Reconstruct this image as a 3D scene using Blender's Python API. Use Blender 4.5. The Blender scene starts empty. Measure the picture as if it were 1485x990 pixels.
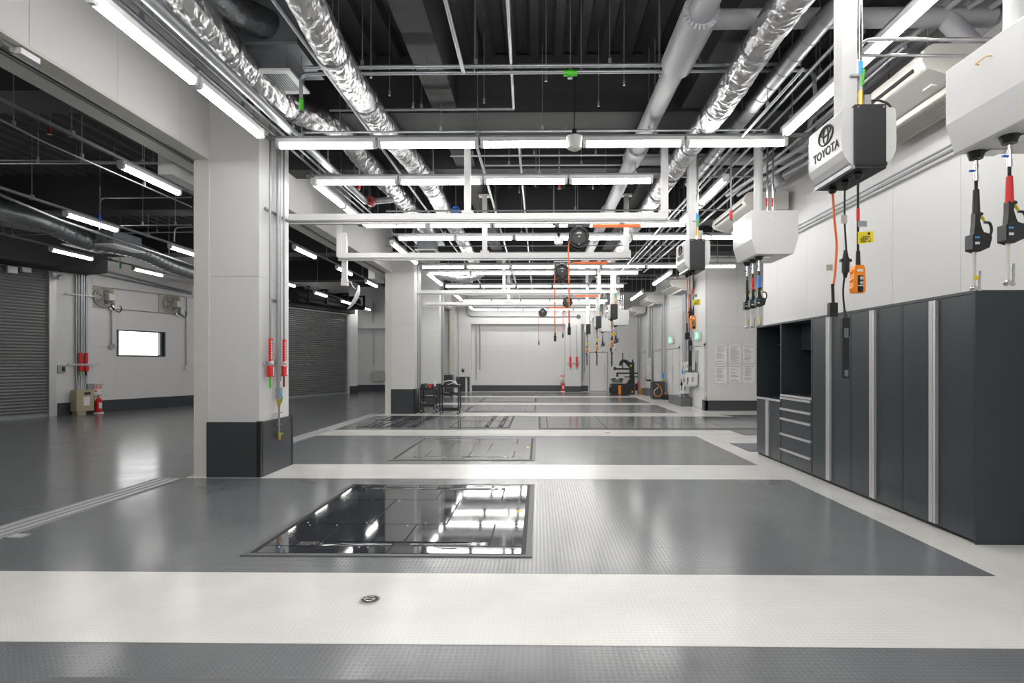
import bpy, bmesh, math, random
from math import pi, sin, cos, atan, sqrt, radians
from mathutils import Vector, Matrix, noise

# ---------------------------------------------------------------- camera, world, exposure
SC = bpy.context.scene
COL = SC.collection
YAW = atan(11 / 800)
cam_data = bpy.data.cameras.new('camera')
cam_data.sensor_fit = 'HORIZONTAL'
cam_data.sensor_width = 36
cam_data.lens = 36 * 800 / 1485
cam_data.shift_x = (742.5 - 770) / 1485
cam_data.shift_y = (526 - 495) / 1485
cam_data.clip_end = 200
cam = bpy.data.objects.new('camera', cam_data)
COL.objects.link(cam)
cam.location = (0, 0, 1.5)
cam.rotation_euler = (pi / 2, 0, YAW)
SC.camera = cam
world = bpy.data.worlds.new('world')
SC.world = world
world.use_nodes = True
world.node_tree.nodes['Background'].inputs[0].default_value = (0.9, 0.95, 1, 1)
world.node_tree.nodes['Background'].inputs[1].default_value = 0.6
SC.view_settings.view_transform = 'Standard'
SC.view_settings.look = 'None'
SC.view_settings.gamma = 1
SC.view_settings.use_curve_mapping = False
SC.view_settings.exposure = 0.5
LAMP = 17.0        # strength of the LED diffusers
random.seed(4)

# ---------------------------------------------------------------- measuring helper: a sight line cut at a known depth / height / side
_R = Vector((cos(YAW), sin(YAW), 0)); _F = Vector((-sin(YAW), cos(YAW), 0)); _U = Vector((0, 0, 1))
EYE = Vector((0, 0, 1.5))
def at(px, py, Y=None, X=None, Z=None, plane=None):
    d = _R * (px - 770) + _F * 800 + _U * (526 - py)
    if Y is not None: t = Y / d.y
    elif X is not None: t = X / d.x
    elif Z is not None: t = (Z - 1.5) / d.z
    else:
        p0, n = plane
        t = (p0 - EYE).dot(n) / d.dot(n)
    return EYE + d * t

# ---------------------------------------------------------------- materials
def _nodes(name):
    m = bpy.data.materials.new(name); m.use_nodes = True
    nt = m.node_tree
    return m, nt, nt.nodes['Principled BSDF']
def mat(name, col, rough=0.5, metal=0.0, var=0.04, scale=6.0, bump=0.0, bscale=60.0, ior=1.5, coat=0.0, rvar=0.05, stretch=None, detail=3):
    m, nt, b = _nodes(name)
    tc = nt.nodes.new('ShaderNodeTexCoord')
    mp = nt.nodes.new('ShaderNodeMapping'); nt.links.new(tc.outputs['Object'], mp.inputs[0])
    if stretch: mp.inputs['Scale'].default_value = stretch
    nz = nt.nodes.new('ShaderNodeTexNoise'); nz.inputs['Scale'].default_value = scale; nz.inputs['Detail'].default_value = detail
    nt.links.new(mp.outputs[0], nz.inputs['Vector'])
    cr = nt.nodes.new('ShaderNodeMapRange')
    cr.inputs['To Min'].default_value = 1 - var; cr.inputs['To Max'].default_value = 1 + var
    nt.links.new(nz.outputs['Fac'], cr.inputs['Value'])
    mx = nt.nodes.new('ShaderNodeVectorMath'); mx.operation = 'SCALE'
    mx.inputs[0].default_value = col[:3]
    nt.links.new(cr.outputs[0], mx.inputs['Scale'])
    nt.links.new(mx.outputs[0], b.inputs['Base Color'])
    rr = nt.nodes.new('ShaderNodeMapRange')
    rr.inputs['To Min'].default_value = max(0.0, rough - rvar); rr.inputs['To Max'].default_value = min(1, rough + rvar)
    nt.links.new(nz.outputs['Fac'], rr.inputs['Value'])
    nt.links.new(rr.outputs[0], b.inputs['Roughness'])
    b.inputs['Metallic'].default_value = metal
    b.inputs['IOR'].default_value = ior
    b.inputs['Coat Weight'].default_value = coat
    if bump:
        n2 = nt.nodes.new('ShaderNodeTexNoise'); n2.inputs['Scale'].default_value = bscale; n2.inputs['Detail'].default_value = 4
        nt.links.new(mp.outputs[0], n2.inputs['Vector'])
        bp = nt.nodes.new('ShaderNodeBump'); bp.inputs['Strength'].default_value = bump; bp.inputs['Distance'].default_value = 0.01
        nt.links.new(n2.outputs['Fac'], bp.inputs['Height'])
        nt.links.new(bp.outputs[0], b.inputs['Normal'])
    return m
def emis(name, col, s):
    m, nt, b = _nodes(name)
    b.inputs['Base Color'].default_value = (*col, 1)
    b.inputs['Emission Color'].default_value = (*col, 1)
    b.inputs['Emission Strength'].default_value = s
    return m
def tread(name, col, rough, strength, ior=1.5):
    """painted floor with small raised lozenges in staggered rows"""
    m, nt, b = _nodes(name)
    N = nt.nodes.new; L = nt.links.new
    geo = N('ShaderNodeNewGeometry')
    sx = N('ShaderNodeSeparateXYZ'); L(geo.outputs['Position'], sx.inputs[0])
    def m_(op, a, b_=None, v=None):
        n = N('ShaderNodeMath'); n.operation = op
        L(a, n.inputs[0])
        if b_ is not None: L(b_, n.inputs[1])
        if v is not None: n.inputs[1].default_value = v
        return n.outputs[0]
    k = 2 * pi / 0.062
    a = m_('MULTIPLY', sx.outputs[0], v=k); c = m_('MULTIPLY', sx.outputs[1], v=k)
    u = m_('SINE', m_('ADD', a, c)); v = m_('SINE', m_('SUBTRACT', a, c))
    h = m_('MULTIPLY', u, v)
    mr = N('ShaderNodeMapRange'); mr.interpolation_type = 'SMOOTHSTEP'
    mr.inputs['From Min'].default_value = 0.15; mr.inputs['From Max'].default_value = 0.6
    L(h, mr.inputs['Value'])
    bp = N('ShaderNodeBump'); bp.inputs['Strength'].default_value = strength; bp.inputs['Distance'].default_value = 0.002
    nz = N('ShaderNodeTexNoise'); nz.inputs['Scale'].default_value = 2.2; nz.inputs['Detail'].default_value = 3
    L(geo.outputs['Position'], nz.inputs['Vector'])
    ad = m_('MULTIPLY', nz.outputs['Fac'], v=0.7)
    L(m_('ADD', mr.outputs[0], ad), bp.inputs['Height'])
    L(bp.outputs[0], b.inputs['Normal'])
    cr = N('ShaderNodeMapRange'); cr.inputs['To Min'].default_value = 0.9; cr.inputs['To Max'].default_value = 1.1
    L(nz.outputs['Fac'], cr.inputs['Value'])
    mx = N('ShaderNodeVectorMath'); mx.operation = 'SCALE'; mx.inputs[0].default_value = col
    L(cr.outputs[0], mx.inputs['Scale']); L(mx.outputs[0], b.inputs['Base Color'])
    rr = N('ShaderNodeMapRange'); rr.inputs['To Min'].default_value = rough - 0.06; rr.inputs['To Max'].default_value = rough + 0.06
    L(nz.outputs['Fac'], rr.inputs['Value']); L(rr.outputs[0], b.inputs['Roughness'])
    b.inputs['IOR'].default_value = ior
    return m

M = {}
M['wall'] = mat('wall_panel_paint', (0.70, 0.695, 0.685), 0.45, bump=0.02, bscale=30, var=0.015)
M['joint'] = mat('panel_joint', (0.42, 0.42, 0.42), 0.8)
M['jamb'] = mat('cream_steel', (0.66, 0.65, 0.59), 0.35)
M['grey_floor'] = tread('grey_floor_paint', (0.165, 0.172, 0.182), 0.18, 0.8, 1.6)
M['white_floor'] = tread('white_floor_paint', (0.77, 0.76, 0.735), 0.20, 0.45)
M['ceil'] = mat('sprayed_black_deck', (0.045, 0.045, 0.047), 0.8, bump=0.8, bscale=45, var=0.35, scale=5)
M['beam'] = mat('black_fireproofing', (0.024, 0.024, 0.026), 0.7, bump=0.1, bscale=20, var=0.1)
M['white'] = mat('white_powder_coat', (0.72, 0.72, 0.72), 0.35, var=0.02)
M['gloss_white'] = mat('gloss_white_cover', (0.74, 0.74, 0.74), 0.22, coat=0.2, var=0.01)
M['cream'] = mat('cream_plastic', (0.68, 0.67, 0.62), 0.4, var=0.02)
M['cream_dark'] = mat('cream_grille', (0.48, 0.47, 0.42), 0.5)
M['clad'] = mat('charcoal_cladding', (0.050, 0.053, 0.060), 0.35, var=0.05)
M['cab'] = mat('charcoal_cabinet_paint', (0.036, 0.046, 0.052), 0.30, var=0.01, rvar=0.0)
M['cab_in'] = mat('cabinet_inner_black', (0.012, 0.016, 0.022), 0.4)
M['alu'] = mat('brushed_aluminium', (0.62, 0.62, 0.63), 0.42, 0.5, var=0.02, stretch=(1, 1, 0.1), scale=40)
M['galv'] = mat('galvanised_steel', (0.36, 0.375, 0.39), 0.42, 0.75, var=0.12, scale=25)
M['galv_dark'] = mat('dull_zinc_box', (0.20, 0.21, 0.23), 0.45, 0.6, var=0.15, scale=8)
M['steel'] = mat('polished_steel', (0.62, 0.62, 0.62), 0.15, 0.95)
M['foil'] = mat('crinkled_foil', (0.46, 0.46, 0.47), 0.33, 0.9, var=0.12, scale=14, bump=0.35, bscale=30, rvar=0.08)
M['dark_foil'] = mat('dark_flexible_foil', (0.14, 0.145, 0.155), 0.35, 0.8, var=0.3, scale=9, bump=0.9, bscale=30, stretch=(1, 2.5, 1))
M['duct'] = mat('grey_painted_pipe', (0.36, 0.36, 0.38), 0.42, 0.0, var=0.05)
M['spiral'] = mat('spiral_duct_zinc', (0.38, 0.39, 0.40), 0.36, 0.85, var=0.12, scale=12)
M['plate'] = mat('polished_dark_plate', (0.042, 0.047, 0.056), 0.05, 0.0, var=0.15, scale=1.5, ior=1.9, rvar=0.03, bump=0.012, bscale=3)
M['plate_grey'] = mat('satin_grey_plate', (0.16, 0.165, 0.17), 0.12, 0.0, var=0.1, scale=1.5, ior=1.8, rvar=0.04)
M['black'] = mat('black_plastic', (0.014, 0.014, 0.015), 0.35)
M['satin_black'] = mat('satin_black_box', (0.020, 0.021, 0.024), 0.4)
M['rubber'] = mat('black_rubber', (0.010, 0.010, 0.010), 0.6)
M['red'] = mat('red_plastic', (0.72, 0.02, 0.02), 0.35)
M['dark_red'] = mat('dark_red', (0.22, 0.02, 0.015), 0.4)
M['orange'] = mat('orange_plastic', (0.95, 0.28, 0.01), 0.35)
M['hose'] = mat('orange_hose', (0.90, 0.17, 0.03), 0.4)
M['yellow'] = mat('yellow_tag', (0.90, 0.72, 0.02), 0.5)
M['blue'] = mat('blue_plastic', (0.03, 0.20, 0.75), 0.35)
M['light_blue'] = mat('light_blue_tape', (0.05, 0.40, 0.80), 0.4)
M['green'] = mat('green_plastic', (0.08, 0.55, 0.03), 0.4)
M['brass'] = mat('brass', (0.70, 0.45, 0.12), 0.3, 0.9)
M['paper'] = mat('white_paper', (0.80, 0.80, 0.79), 0.6)
M['ink'] = mat('black_ink', (0.03, 0.03, 0.03), 0.6)
M['grey_ink'] = mat('grey_ink', (0.32, 0.33, 0.34), 0.6)
M['red_ink'] = mat('red_ink', (0.75, 0.35, 0.33), 0.6)
M['shutter'] = mat('shutter_slat_grey', (0.20, 0.20, 0.205), 0.35, 0.3, var=0.05)
M['beige'] = mat('beige_steel_box', (0.45, 0.40, 0.27), 0.45)
M['glass'] = mat('frosted_pane', (0.35, 0.42, 0.42), 0.2)
M['card'] = mat('cardboard', (0.42, 0.25, 0.10), 0.8)
M['chrome'] = mat('chrome', (0.75, 0.75, 0.76), 0.1, 1.0)
M['mat'] = mat('textured_grey_mat', (0.17, 0.18, 0.20), 0.6, bump=0.5, bscale=250, var=0.4, scale=120)
M['grey_base'] = mat('grey_plinth', (0.13, 0.135, 0.14), 0.5)
M['lamp'] = emis('led_diffuser', (1.0, 0.985, 0.955), LAMP)
M['window'] = emis('daylit_frosted_glass', (1.0, 1.0, 1.0), 3.0)
M['exit'] = emis('exit_sign_green', (0.10, 0.75, 0.35), 0.9)
M['exit_white'] = emis('exit_sign_white', (0.9, 1.0, 0.93), 1.0)

# ---------------------------------------------------------------- mesh builder
def frame(d):
    d = Vector(d).normalized()
    a = Vector((0, 0, 1)) if abs(d.z) < 0.9 else Vector((1, 0, 0))
    u = d.cross(a).normalized(); v = d.cross(u).normalized()
    return u, v
class MB:
    def __init__(s): s.v = []; s.f = []; s.sm = []
    def _add(s, vs, fs, sm=False):
        o = len(s.v); s.v += [tuple(p) for p in vs]
        s.f += [tuple(i + o for i in f) for f in fs]; s.sm += [sm] * len(fs)
        return s
    def box(s, x0, y0, z0, x1, y1, z1):
        if x0 > x1: x0, x1 = x1, x0
        if y0 > y1: y0, y1 = y1, y0
        if z0 > z1: z0, z1 = z1, z0
        return s._add([(x0,y0,z0),(x1,y0,z0),(x1,y1,z0),(x0,y1,z0),(x0,y0,z1),(x1,y0,z1),(x1,y1,z1),(x0,y1,z1)],
                      [(3,2,1,0),(4,5,6,7),(0,1,5,4),(1,2,6,5),(2,3,7,6),(3,0,4,7)])
    def cb(s, c, sx, sy, sz):
        return s.box(c[0]-sx/2, c[1]-sy/2, c[2]-sz/2, c[0]+sx/2, c[1]+sy/2, c[2]+sz/2)
    def cyl(s, p0, p1, r, n=12, r2=None):
        p0 = Vector(p0); p1 = Vector(p1); r2 = r if r2 is None else r2
        u, v = frame(p1 - p0)
        a = [p0 + (u*cos(2*pi*i/n) + v*sin(2*pi*i/n))*r for i in range(n)]
        b = [p1 + (u*cos(2*pi*i/n) + v*sin(2*pi*i/n))*r2 for i in range(n)]
        s._add(a + b, [(i, (i+1) % n, n+(i+1) % n, n+i) for i in range(n)], True)
        s._add(a, [tuple(range(n))[::-1]]); s._add(b, [tuple(range(n))])
        return s
    def tube(s, pts, r, n=8, caps=True, rf=None):
        pts = [Vector(p) for p in pts]; rings = []
        u = None
        for i, p in enumerate(pts):
            d = (pts[min(i+1, len(pts)-1)] - pts[max(i-1, 0)]).normalized()
            if u is None: u, v = frame(d)
            else:
                u = (u - d*u.dot(d)).normalized(); v = d.cross(u).normalized()
            rr = rf(i) if rf else r
            rings.append([p + (u*cos(2*pi*k/n) + v*sin(2*pi*k/n))*(rr if not isinstance(rr, list) else rr[k]) for k in range(n)])
        vs = [q for ring in rings for q in ring]; fs = []
        for i in range(len(pts)-1):
            for k in range(n):
                fs.append((i*n+k, (i+1)*n+k, (i+1)*n+(k+1) % n, i*n+(k+1) % n))
        s._add(vs, fs, True)
        if caps:
            s._add(rings[0], [tuple(range(n))]); s._add(rings[-1], [tuple(range(n))[::-1]])
        return s
    def prism(s, poly, axis, a, b, sm=False):
        """poly in the plane normal to axis: x -> (y,z); y -> (x,z); z -> (x,y)"""
        def P(q, t):
            return {'x': (t, q[0], q[1]), 'y': (q[0], t, q[1]), 'z': (q[0], q[1], t)}[axis]
        n = len(poly)
        s._add([P(q, a) for q in poly] + [P(q, b) for q in poly], [(i, (i+1) % n, n+(i+1) % n, n+i) for i in range(n)], sm)
        s._add([P(q, a) for q in poly], [tuple(range(n))[::-1]]); s._add([P(q, b) for q in poly], [tuple(range(n))])
        return s
    def ball(s, c, r, sx=1, sy=1, sz=1, n=12, m=8):
        c = Vector(c); vs = [c + Vector((0, 0, r*sz))]
        for j in range(1, m):
            t = pi*j/m
            vs += [c + Vector((r*sx*sin(t)*cos(2*pi*i/n), r*sy*sin(t)*sin(2*pi*i/n), r*sz*cos(t))) for i in range(n)]
        vs.append(c - Vector((0, 0, r*sz))); fs = []
        for i in range(n): fs.append((0, 1+i, 1+(i+1) % n))
        for j in range(m-2):
            for i in range(n): fs.append((1+j*n+i, 1+(j+1)*n+i, 1+(j+1)*n+(i+1) % n, 1+j*n+(i+1) % n))
        e = len(vs)-1
        for i in range(n): fs.append((e, 1+(m-2)*n+(i+1) % n, 1+(m-2)*n+i))
        return s._add(vs, fs, True)
    def torus(s, c, nrm, R, r, n=24, m=6, a0=0, a1=2*pi):
        u, v = frame(nrm); c = Vector(c); full = abs(a1-a0-2*pi) < 1e-6
        k = n if full else n+1
        pts = [c + (u*cos(a0+(a1-a0)*i/n) + v*sin(a0+(a1-a0)*i/n))*R for i in range(k)]
        if full: pts.append(pts[0])
        return s.tube(pts, r, m, caps=not full)
    def build(s, name, m, parent=None, bevel=0, loc=None):
        me = bpy.data.meshes.new(name); me.from_pydata(s.v, [], s.f)
        me.polygons.foreach_set('use_smooth', s.sm); me.update()
        bm = bmesh.new(); bm.from_mesh(me); bmesh.ops.recalc_face_normals(bm, faces=bm.faces); bm.to_mesh(me); bm.free()
        me.materials.append(m)
        o = bpy.data.objects.new(name, me); COL.objects.link(o)
        if loc: o.location = loc
        if parent is not None: o.parent = parent
        if bevel:
            b = o.modifiers.new('bevel', 'BEVEL'); b.width = bevel; b.segments = 2; b.limit_method = 'ANGLE'
        return o
def tag(o, label=None, cat=None, group=None, kind=None):
    if label: o['label'] = label
    if cat: o['category'] = cat
    if group: o['group'] = group
    if kind: o['kind'] = kind
    return o
def thing(name, label, cat, loc=(0, 0, 0), rz=0, group=None):
    o = bpy.data.objects.new(name, None); COL.objects.link(o)
    o.empty_display_size = 0.1
    o.location = loc; o.rotation_euler = (0, 0, rz)
    return tag(o, label, cat, group)
def struct(name, mb, m, parent=None, loc=None):
    o = mb.build(name, m, parent, loc=loc)
    if parent is None: o['kind'] = 'structure'
    return o
KIDS = {}
def kids(o):
    return [c for c in bpy.data.objects if c.parent == o]
def dup(root, loc=None, label=None, rz=None, group=None, skip=()):
    def cp(o, par):
        c = o.copy(); COL.objects.link(c); c.parent = par
        for ch in kids(o):
            if ch.name.split('.')[0] not in skip: cp(ch, c)
        return c
    r = cp(root, None)
    if loc is not None: r.location = loc
    if rz is not None: r.rotation_euler = (0, 0, rz)
    if label: r['label'] = label
    if group: r['group'] = group
    return r
def curve_pts(pts, res=8):
    """Catmull-Rom through the points"""
    P = [Vector(p) for p in pts]; P = [P[0]*2-P[1]] + P + [P[-1]*2-P[-2]]; out = []
    for i in range(1, len(P)-2):
        for k in range(res):
            t = k/res
            a, b, c, d = P[i-1], P[i], P[i+1], P[i+2]
            out.append(0.5*((2*b) + (c-a)*t + (2*a-5*b+4*c-d)*t*t + (3*b-a-3*c+d)*t**3))
    out.append(P[-2]); return out
def bend(pts, r=0.08, k=4):
    """polyline with rounded corners"""
    P = [Vector(p) for p in pts]; out = [P[0]]
    for i in range(1, len(P)-1):
        a = (P[i-1]-P[i]); b = (P[i+1]-P[i]); rr = min(r, a.length/2.2, b.length/2.2)
        a = P[i]+a.normalized()*rr; b = P[i]+b.normalized()*rr
        for j in range(k+1):
            t = j/k; out.append(a*(1-t)**2 + P[i]*2*t*(1-t) + b*t*t)
    out.append(P[-1]); return out
def text_mesh(name, body, size, m, parent, matrix, extrude=0.001, align='CENTER'):
    cu = bpy.data.curves.new(name, 'FONT'); cu.body = body; cu.size = size; cu.extrude = extrude; cu.offset = size*0.02
    cu.align_x = align; cu.align_y = 'CENTER'; cu.resolution_u = 3
    tmp = bpy.data.objects.new(name + '_tmp', cu); COL.objects.link(tmp)
    bpy.context.view_layer.update()
    me = bpy.data.meshes.new_from_object(tmp.evaluated_get(bpy.context.evaluated_depsgraph_get()))
    bpy.data.objects.remove(tmp)
    me.materials.clear(); me.materials.append(m)
    o = bpy.data.objects.new(name, me); COL.objects.link(o); o.parent = parent; o.matrix_local = matrix
    return o
ORD = ['first', 'second', 'third', 'fourth', 'fifth', 'sixth', 'seventh', 'eighth', 'ninth', 'tenth', 'eleventh', 'twelfth']
# ================================================================ FLOOR
DECK = 5.47
XL, XR = -4.6, 3.22
fl = struct('floor', MB().box(-22, -5, -0.12, 9, 31, 0), M['grey_floor'])
def stripe(x0, y0, x1, y1, nm='white_stripe'):
    return MB().box(x0, y0, -0.01, x1, y1, 0.002).build(nm, M['white_floor'], fl)
for k in range(-1, 7):
    y0, y1 = 2.93 + 4.2*k, 3.92 + 4.2*k
    if k == 6: y0, y1 = 28.13, 29.6
    x1 = 3.22
    if k == 2: x1 = 4.24
    if k >= 3: x1 = 4.2
    stripe(XL, y0, x1, y1)
# white margin along the right hand side
stripe(3.22, -1.27, 9, 11.33)
stripe(4.24, 11.33, 9, 11.45)
stripe(4.2, 15.53, 9, 29.6)
# floor rails of the sliding partition
for (ya, yb, lab) in ((-4.5, 7.1, 'long grey floor rail of the nearest sliding door opening at left'), (8.05, 16.15, 'grey floor rail of the middle opening behind the near column'), (17.1, 27.6, 'far floor rail between the distant columns')):
    t = thing('floor_rail', lab, 'rail', (-4.77, (ya+yb)/2, 0))
    h = (yb-ya)/2
    MB().box(-0.17, -h, 0, 0.17, h, 0.004).build('rail_bed', M['alu'], t)
    for i, x in enumerate((-0.155, -0.05, 0.05, 0.155)):
        MB().box(x-0.008, -h, 0.003, x+0.008, h, 0.010).build('rail_edge', M['galv'], t)
# small floor hatch beside the rail and round cover
t = thing('floor_hatch', 'tiny bright square floor hatch beside the near rail at left edge', 'hatch', at(27, 777, Z=0))
MB().box(-0.06, -0.05, 0, 0.06, 0.05, 0.006).build('hatch_plate', M['alu'], t)
def round_cover(loc, label):
    t = thing('floor_cover', label, 'floor cover', loc)
    MB().cyl((0, 0, 0), (0, 0, 0.006), 0.062, 28).build('rim', M['chrome'], t)
    MB().cyl((0, 0, 0.005), (0, 0, 0.0075), 0.050, 28).build('lid', M['plate'], t)
    MB().box(-0.045, -0.004, 0.007, 0.045, 0.004, 0.010).torus((0, 0, 0.008), (0, 0, 1), 0.03, 0.004, 20, 5).build('lid_relief', M['chrome'], t)
round_cover(at(536, 870, Z=0.004), 'round chrome floor cover set in the wide white stripe')
round_cover(at(881, 627, Z=0.004), 'distant round chrome floor cover in the third white stripe')

# ---------------------------------------------------------------- lift pit covers
def lift_cover(y0, label, m, grp='flush lift pit covers in the bay floors', full=True):
    x0, x1, y1 = -2.27, -0.10, y0 + 2.44
    t = thing('lift_pit_cover', label, 'pit cover', ((x0+x1)/2, (y0+y1)/2, 0), 0, grp)
    cx, cy = (x0+x1)/2, (y0+y1)/2
    fr = MB()
    for a in ((x0-0.05, y0-0.05, x1+0.05, y0), (x0-0.05, y1, x1+0.05, y1+0.05), (x0-0.05, y0, x0, y1), (x1, y0, x1+0.05, y1)):
        fr.box(a[0]-cx, a[1]-cy, 0.0, a[2]-cx, a[3]-cy, 0.008)
    fr.build('frame', M['grey_base'], t)
    MB().box(x0-cx, y0-cy, 0.0, x1-cx, y1-cy, 0.003).build('pit_gap', M['rubber'], t)
    g = 0.015
    ys = [y0, y0+0.17, y0+0.78, y0+1.68, y0+2.27, y1]
    rows = [(ys[0], ys[1], [x0+0.04, -1.19, x1-0.03]),
            (ys[1], ys[2], [x0+0.04, -1.81, -1.12, -0.40, x1-0.03]),
            (ys[2], ys[3], [x0+0.04, -1.55, -0.85, x1-0.03]),
            (ys[3], ys[4], [x0+0.04, -1.81, -1.12, -0.40, x1-0.03]),
            (ys[4], ys[5], [x0+0.04, -1.19, x1-0.03])]
    for ri, (a, b, xs) in enumerate(rows):
        for i in range(len(xs)-1):
            xa, xb, ya, yb = xs[i]+g/2, xs[i+1]-g/2, a+g/2, b-g/2
            if ri in (1, 3) and i in (1, 2):      # lifting pads: leave the roller strip open at the outer side
                if ri == 1: ya += 0.11
                else: yb -= 0.11
            MB().box(xa-cx, ya-cy, 0.002, xb-cx, yb-cy, 0.010).build('cover_plate', m, t)
    for (yc) in (ys[1]+0.055, ys[4]-0.055):
        for xa, xb in ((-1.80, -1.20), (-1.05, -0.46)):
            b_ = MB()
            b_.cyl((xa-cx, yc-cy, 0.006), (xb-cx, yc-cy, 0.006), 0.035, 14)
            o = b_.build('pad_roller', m, t); o.scale.z = 0.35
        for xc in (-1.90, -0.50):
            b_ = MB()
            b_.box(xc-0.08-cx, yc-0.05-cy, 0.003, xc+0.08-cx, yc+0.05-cy, 0.0115)
            h = b_.build('hinge_block', M['black'], t)
            for j in range(2):
                MB().box(xc-0.05+j*0.07-cx, yc-0.03-cy, 0.011, xc-0.01+j*0.07-cx, yc+0.03-cy, 0.013).build('hinge_leaf', M['steel'], h)
        for xc in (-1.72, -0.72):
            yy = yc - 0.11 if yc < y0+1 else yc+0.11
            MB().box(xc-0.06-cx, yy-0.012-cy, 0.0095, xc+0.06-cx, yy+0.012-cy, 0.0108).build('lifting_slot', M['rubber'], t)
    if full:
        sc_ = MB()
        for (yy, xs) in ((ys[2]-0.04, (-2.1, -1.85, -1.2, -0.9, -0.2)), (ys[2]+0.04, (-2.15, -1.6, -1.05, -0.9, -0.25)), (ys[3]-0.04, (-2.1, -1.5, -0.8, -0.2)), (ys[1]-0.03, (-2.1, -1.45, -1.38, -0.9, -0.83, -0.2)), (ys[4]+0.03, (-2.1, -1.45, -0.9, -0.2))):
            for x in xs: sc_.cyl((x-cx, yy-cy, 0.009), (x-cx, yy-cy, 0.0115), 0.008, 8)
        o = sc_.build('screw_head', M['paper'], t); o['kind'] = 'stuff'
        MB().box(x1-0.11-cx, y0+1.2-cy, 0.0095, x1-0.07-cx, y0+1.28-cy, 0.011).build('maker_label', M['yellow'], t)
    return t
lift_cover(0.10, 'dark steel pit cover at the very bottom edge of the picture', M['plate'])
lift_cover(4.30, 'large glossy dark pit cover with bolted plates in the nearest bay', M['plate'])
lift_cover(8.50, 'glossy pit cover in the second bay, behind the large near one', M['plate_grey'])
lift_cover(16.9+0.05, 'outlined pit cover in the fourth bay, beyond the grating', M['plate_grey'], full=False)
lift_cover(21.1+0.1, 'thin outlined pit cover in the fifth bay', M['plate_grey'], full=False)
t = thing('floor_grating', 'dark flat grating in the farthest bay before the back wall', 'grating', (-1.2, 26.4, 0))
MB().box(-1.0, -1.0, 0, 1.0, 1.0, 0.006).build('grate_sheet', M['clad'], t)
# third bay: slotted pit at left, pair of test rollers in the middle, long alignment pit at right
t = thing('slotted_pit_grate', 'black slotted pit grating beside the second column', 'grating', (-3.55, 14.1, 0))
MB().box(-0.78, -1.45, 0.0, 0.78, 1.45, 0.004).build('frame', M['plate_grey'], t)
for ya, yb in ((-1.35, -0.2), (0.15, 1.3)):
    MB().box(-0.70, ya, 0.003, 0.70, yb, 0.006).build('pit_gap', M['rubber'], t)
    for i in range(8):
        x = -0.66 + i*0.175
        MB().box(x, ya+0.03, 0.006, x+0.10, yb-0.03, 0.012).build('grate_slat', M['plate'] if i % 3 else M['plate_grey'], t)
t = thing('roller_pit', 'pit with two pairs of dark test rollers in the third bay', 'test pit', (-1.37, 14.1, 0))
MB().box(-0.70, -1.42, 0.0, 0.70, 1.42, 0.005).build('frame', M['rubber'], t)
for ya, yb in ((-1.35, -0.05), (0.05, 1.35)):
    for xa, xb in ((-0.66, -0.10), (-0.09, 0.10), (0.22, 0.42), (0.54, 0.66)):
        MB().box(xa, ya, 0.004, xb, yb, 0.010).build('cover_plate', M['plate_grey'], t)
    for xc in (0.16, 0.48):
        MB().cyl((xc, ya+0.25, 0.0), (xc, yb-0.25, 0.0), 0.03, 12).build('test_roller', M['black'], t)
t = thing('alignment_pit', 'long mirror bright plated pit across the right of the third bay', 'test pit', (2.75, 14.0, 0))
MB().box(-2.75, -1.45, 0.0, 2.75, 1.45, 0.003).build('pit_gap', M['rubber'], t)
for (xa, xb) in ((-2.70, -2.55), (-2.53, -1.2), (-1.18, 0.2), (0.22, 1.5), (1.52, 2.72)):
    for (ya, yb) in ((-1.42, -0.62), (-0.60, 0.40), (0.42, 1.42)):
        MB().box(xa, ya, 0.002, xb, yb, 0.010).build('cover_plate', M['plate_grey'], t)
t = thing('floor_mat', 'dark flat plate on the floor at the far right of the third bay', 'floor plate', (6.6, 14.6, 0))
MB().prism([(-1.4, 1.3), (2.3, 1.3), (2.3, -1.1), (0.2, -1.1)], 'z', 0.0, 0.012).build('plate_sheet', M['plate_grey'], t)
t = thing('entrance_mat', 'speckled grey floor mat at the far corner of the cabinets', 'mat', (4.3, 9.85, 0))
MB().box(-0.72, -0.46, 0.002, 0.72, 0.46, 0.010).build('mat_field', M['mat'], t)
MB().box(-0.74, -0.48, 0.0, 0.74, 0.48, 0.007).build('mat_edge', M['clad'], t)

# ================================================================ CEILING DECK AND BEAMS
def deck():
    p = 0.30; vs = []; fs = []; xs = []
    x = -22.0
    while x < 9.0:
        xs += [(x, DECK), (x+0.10, DECK), (x+0.14, DECK+0.09), (x+0.26, DECK+0.09)]
        x += p
    n = len(xs)
    for y in (-5, 31):
        vs += [(a, y, z) for a, z in xs]
    for i in range(n-1): fs.append((i, i+1, n+i+1, n+i))
    mb = MB(); mb._add(vs, fs)
    mb.box(-22, -5, DECK+0.12, 9, 31, DECK+0.25)
    return mb
struct('ceiling', deck(), M['ceil'])
def beam(name, label, b, flange=None):
    x0, y0, z0, x1, y1, z1 = b
    t = thing(name, label, 'beam', ((x0+x1)/2, (y0+y1)/2, z0), 0, 'black ceiling beams')
    dx, dy, dz = (x1-x0)/2, (y1-y0)/2, z1-z0
    MB().box(-dx, -dy, 0, dx, dy, dz).build('beam_casing', M['beam'], t)
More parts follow.
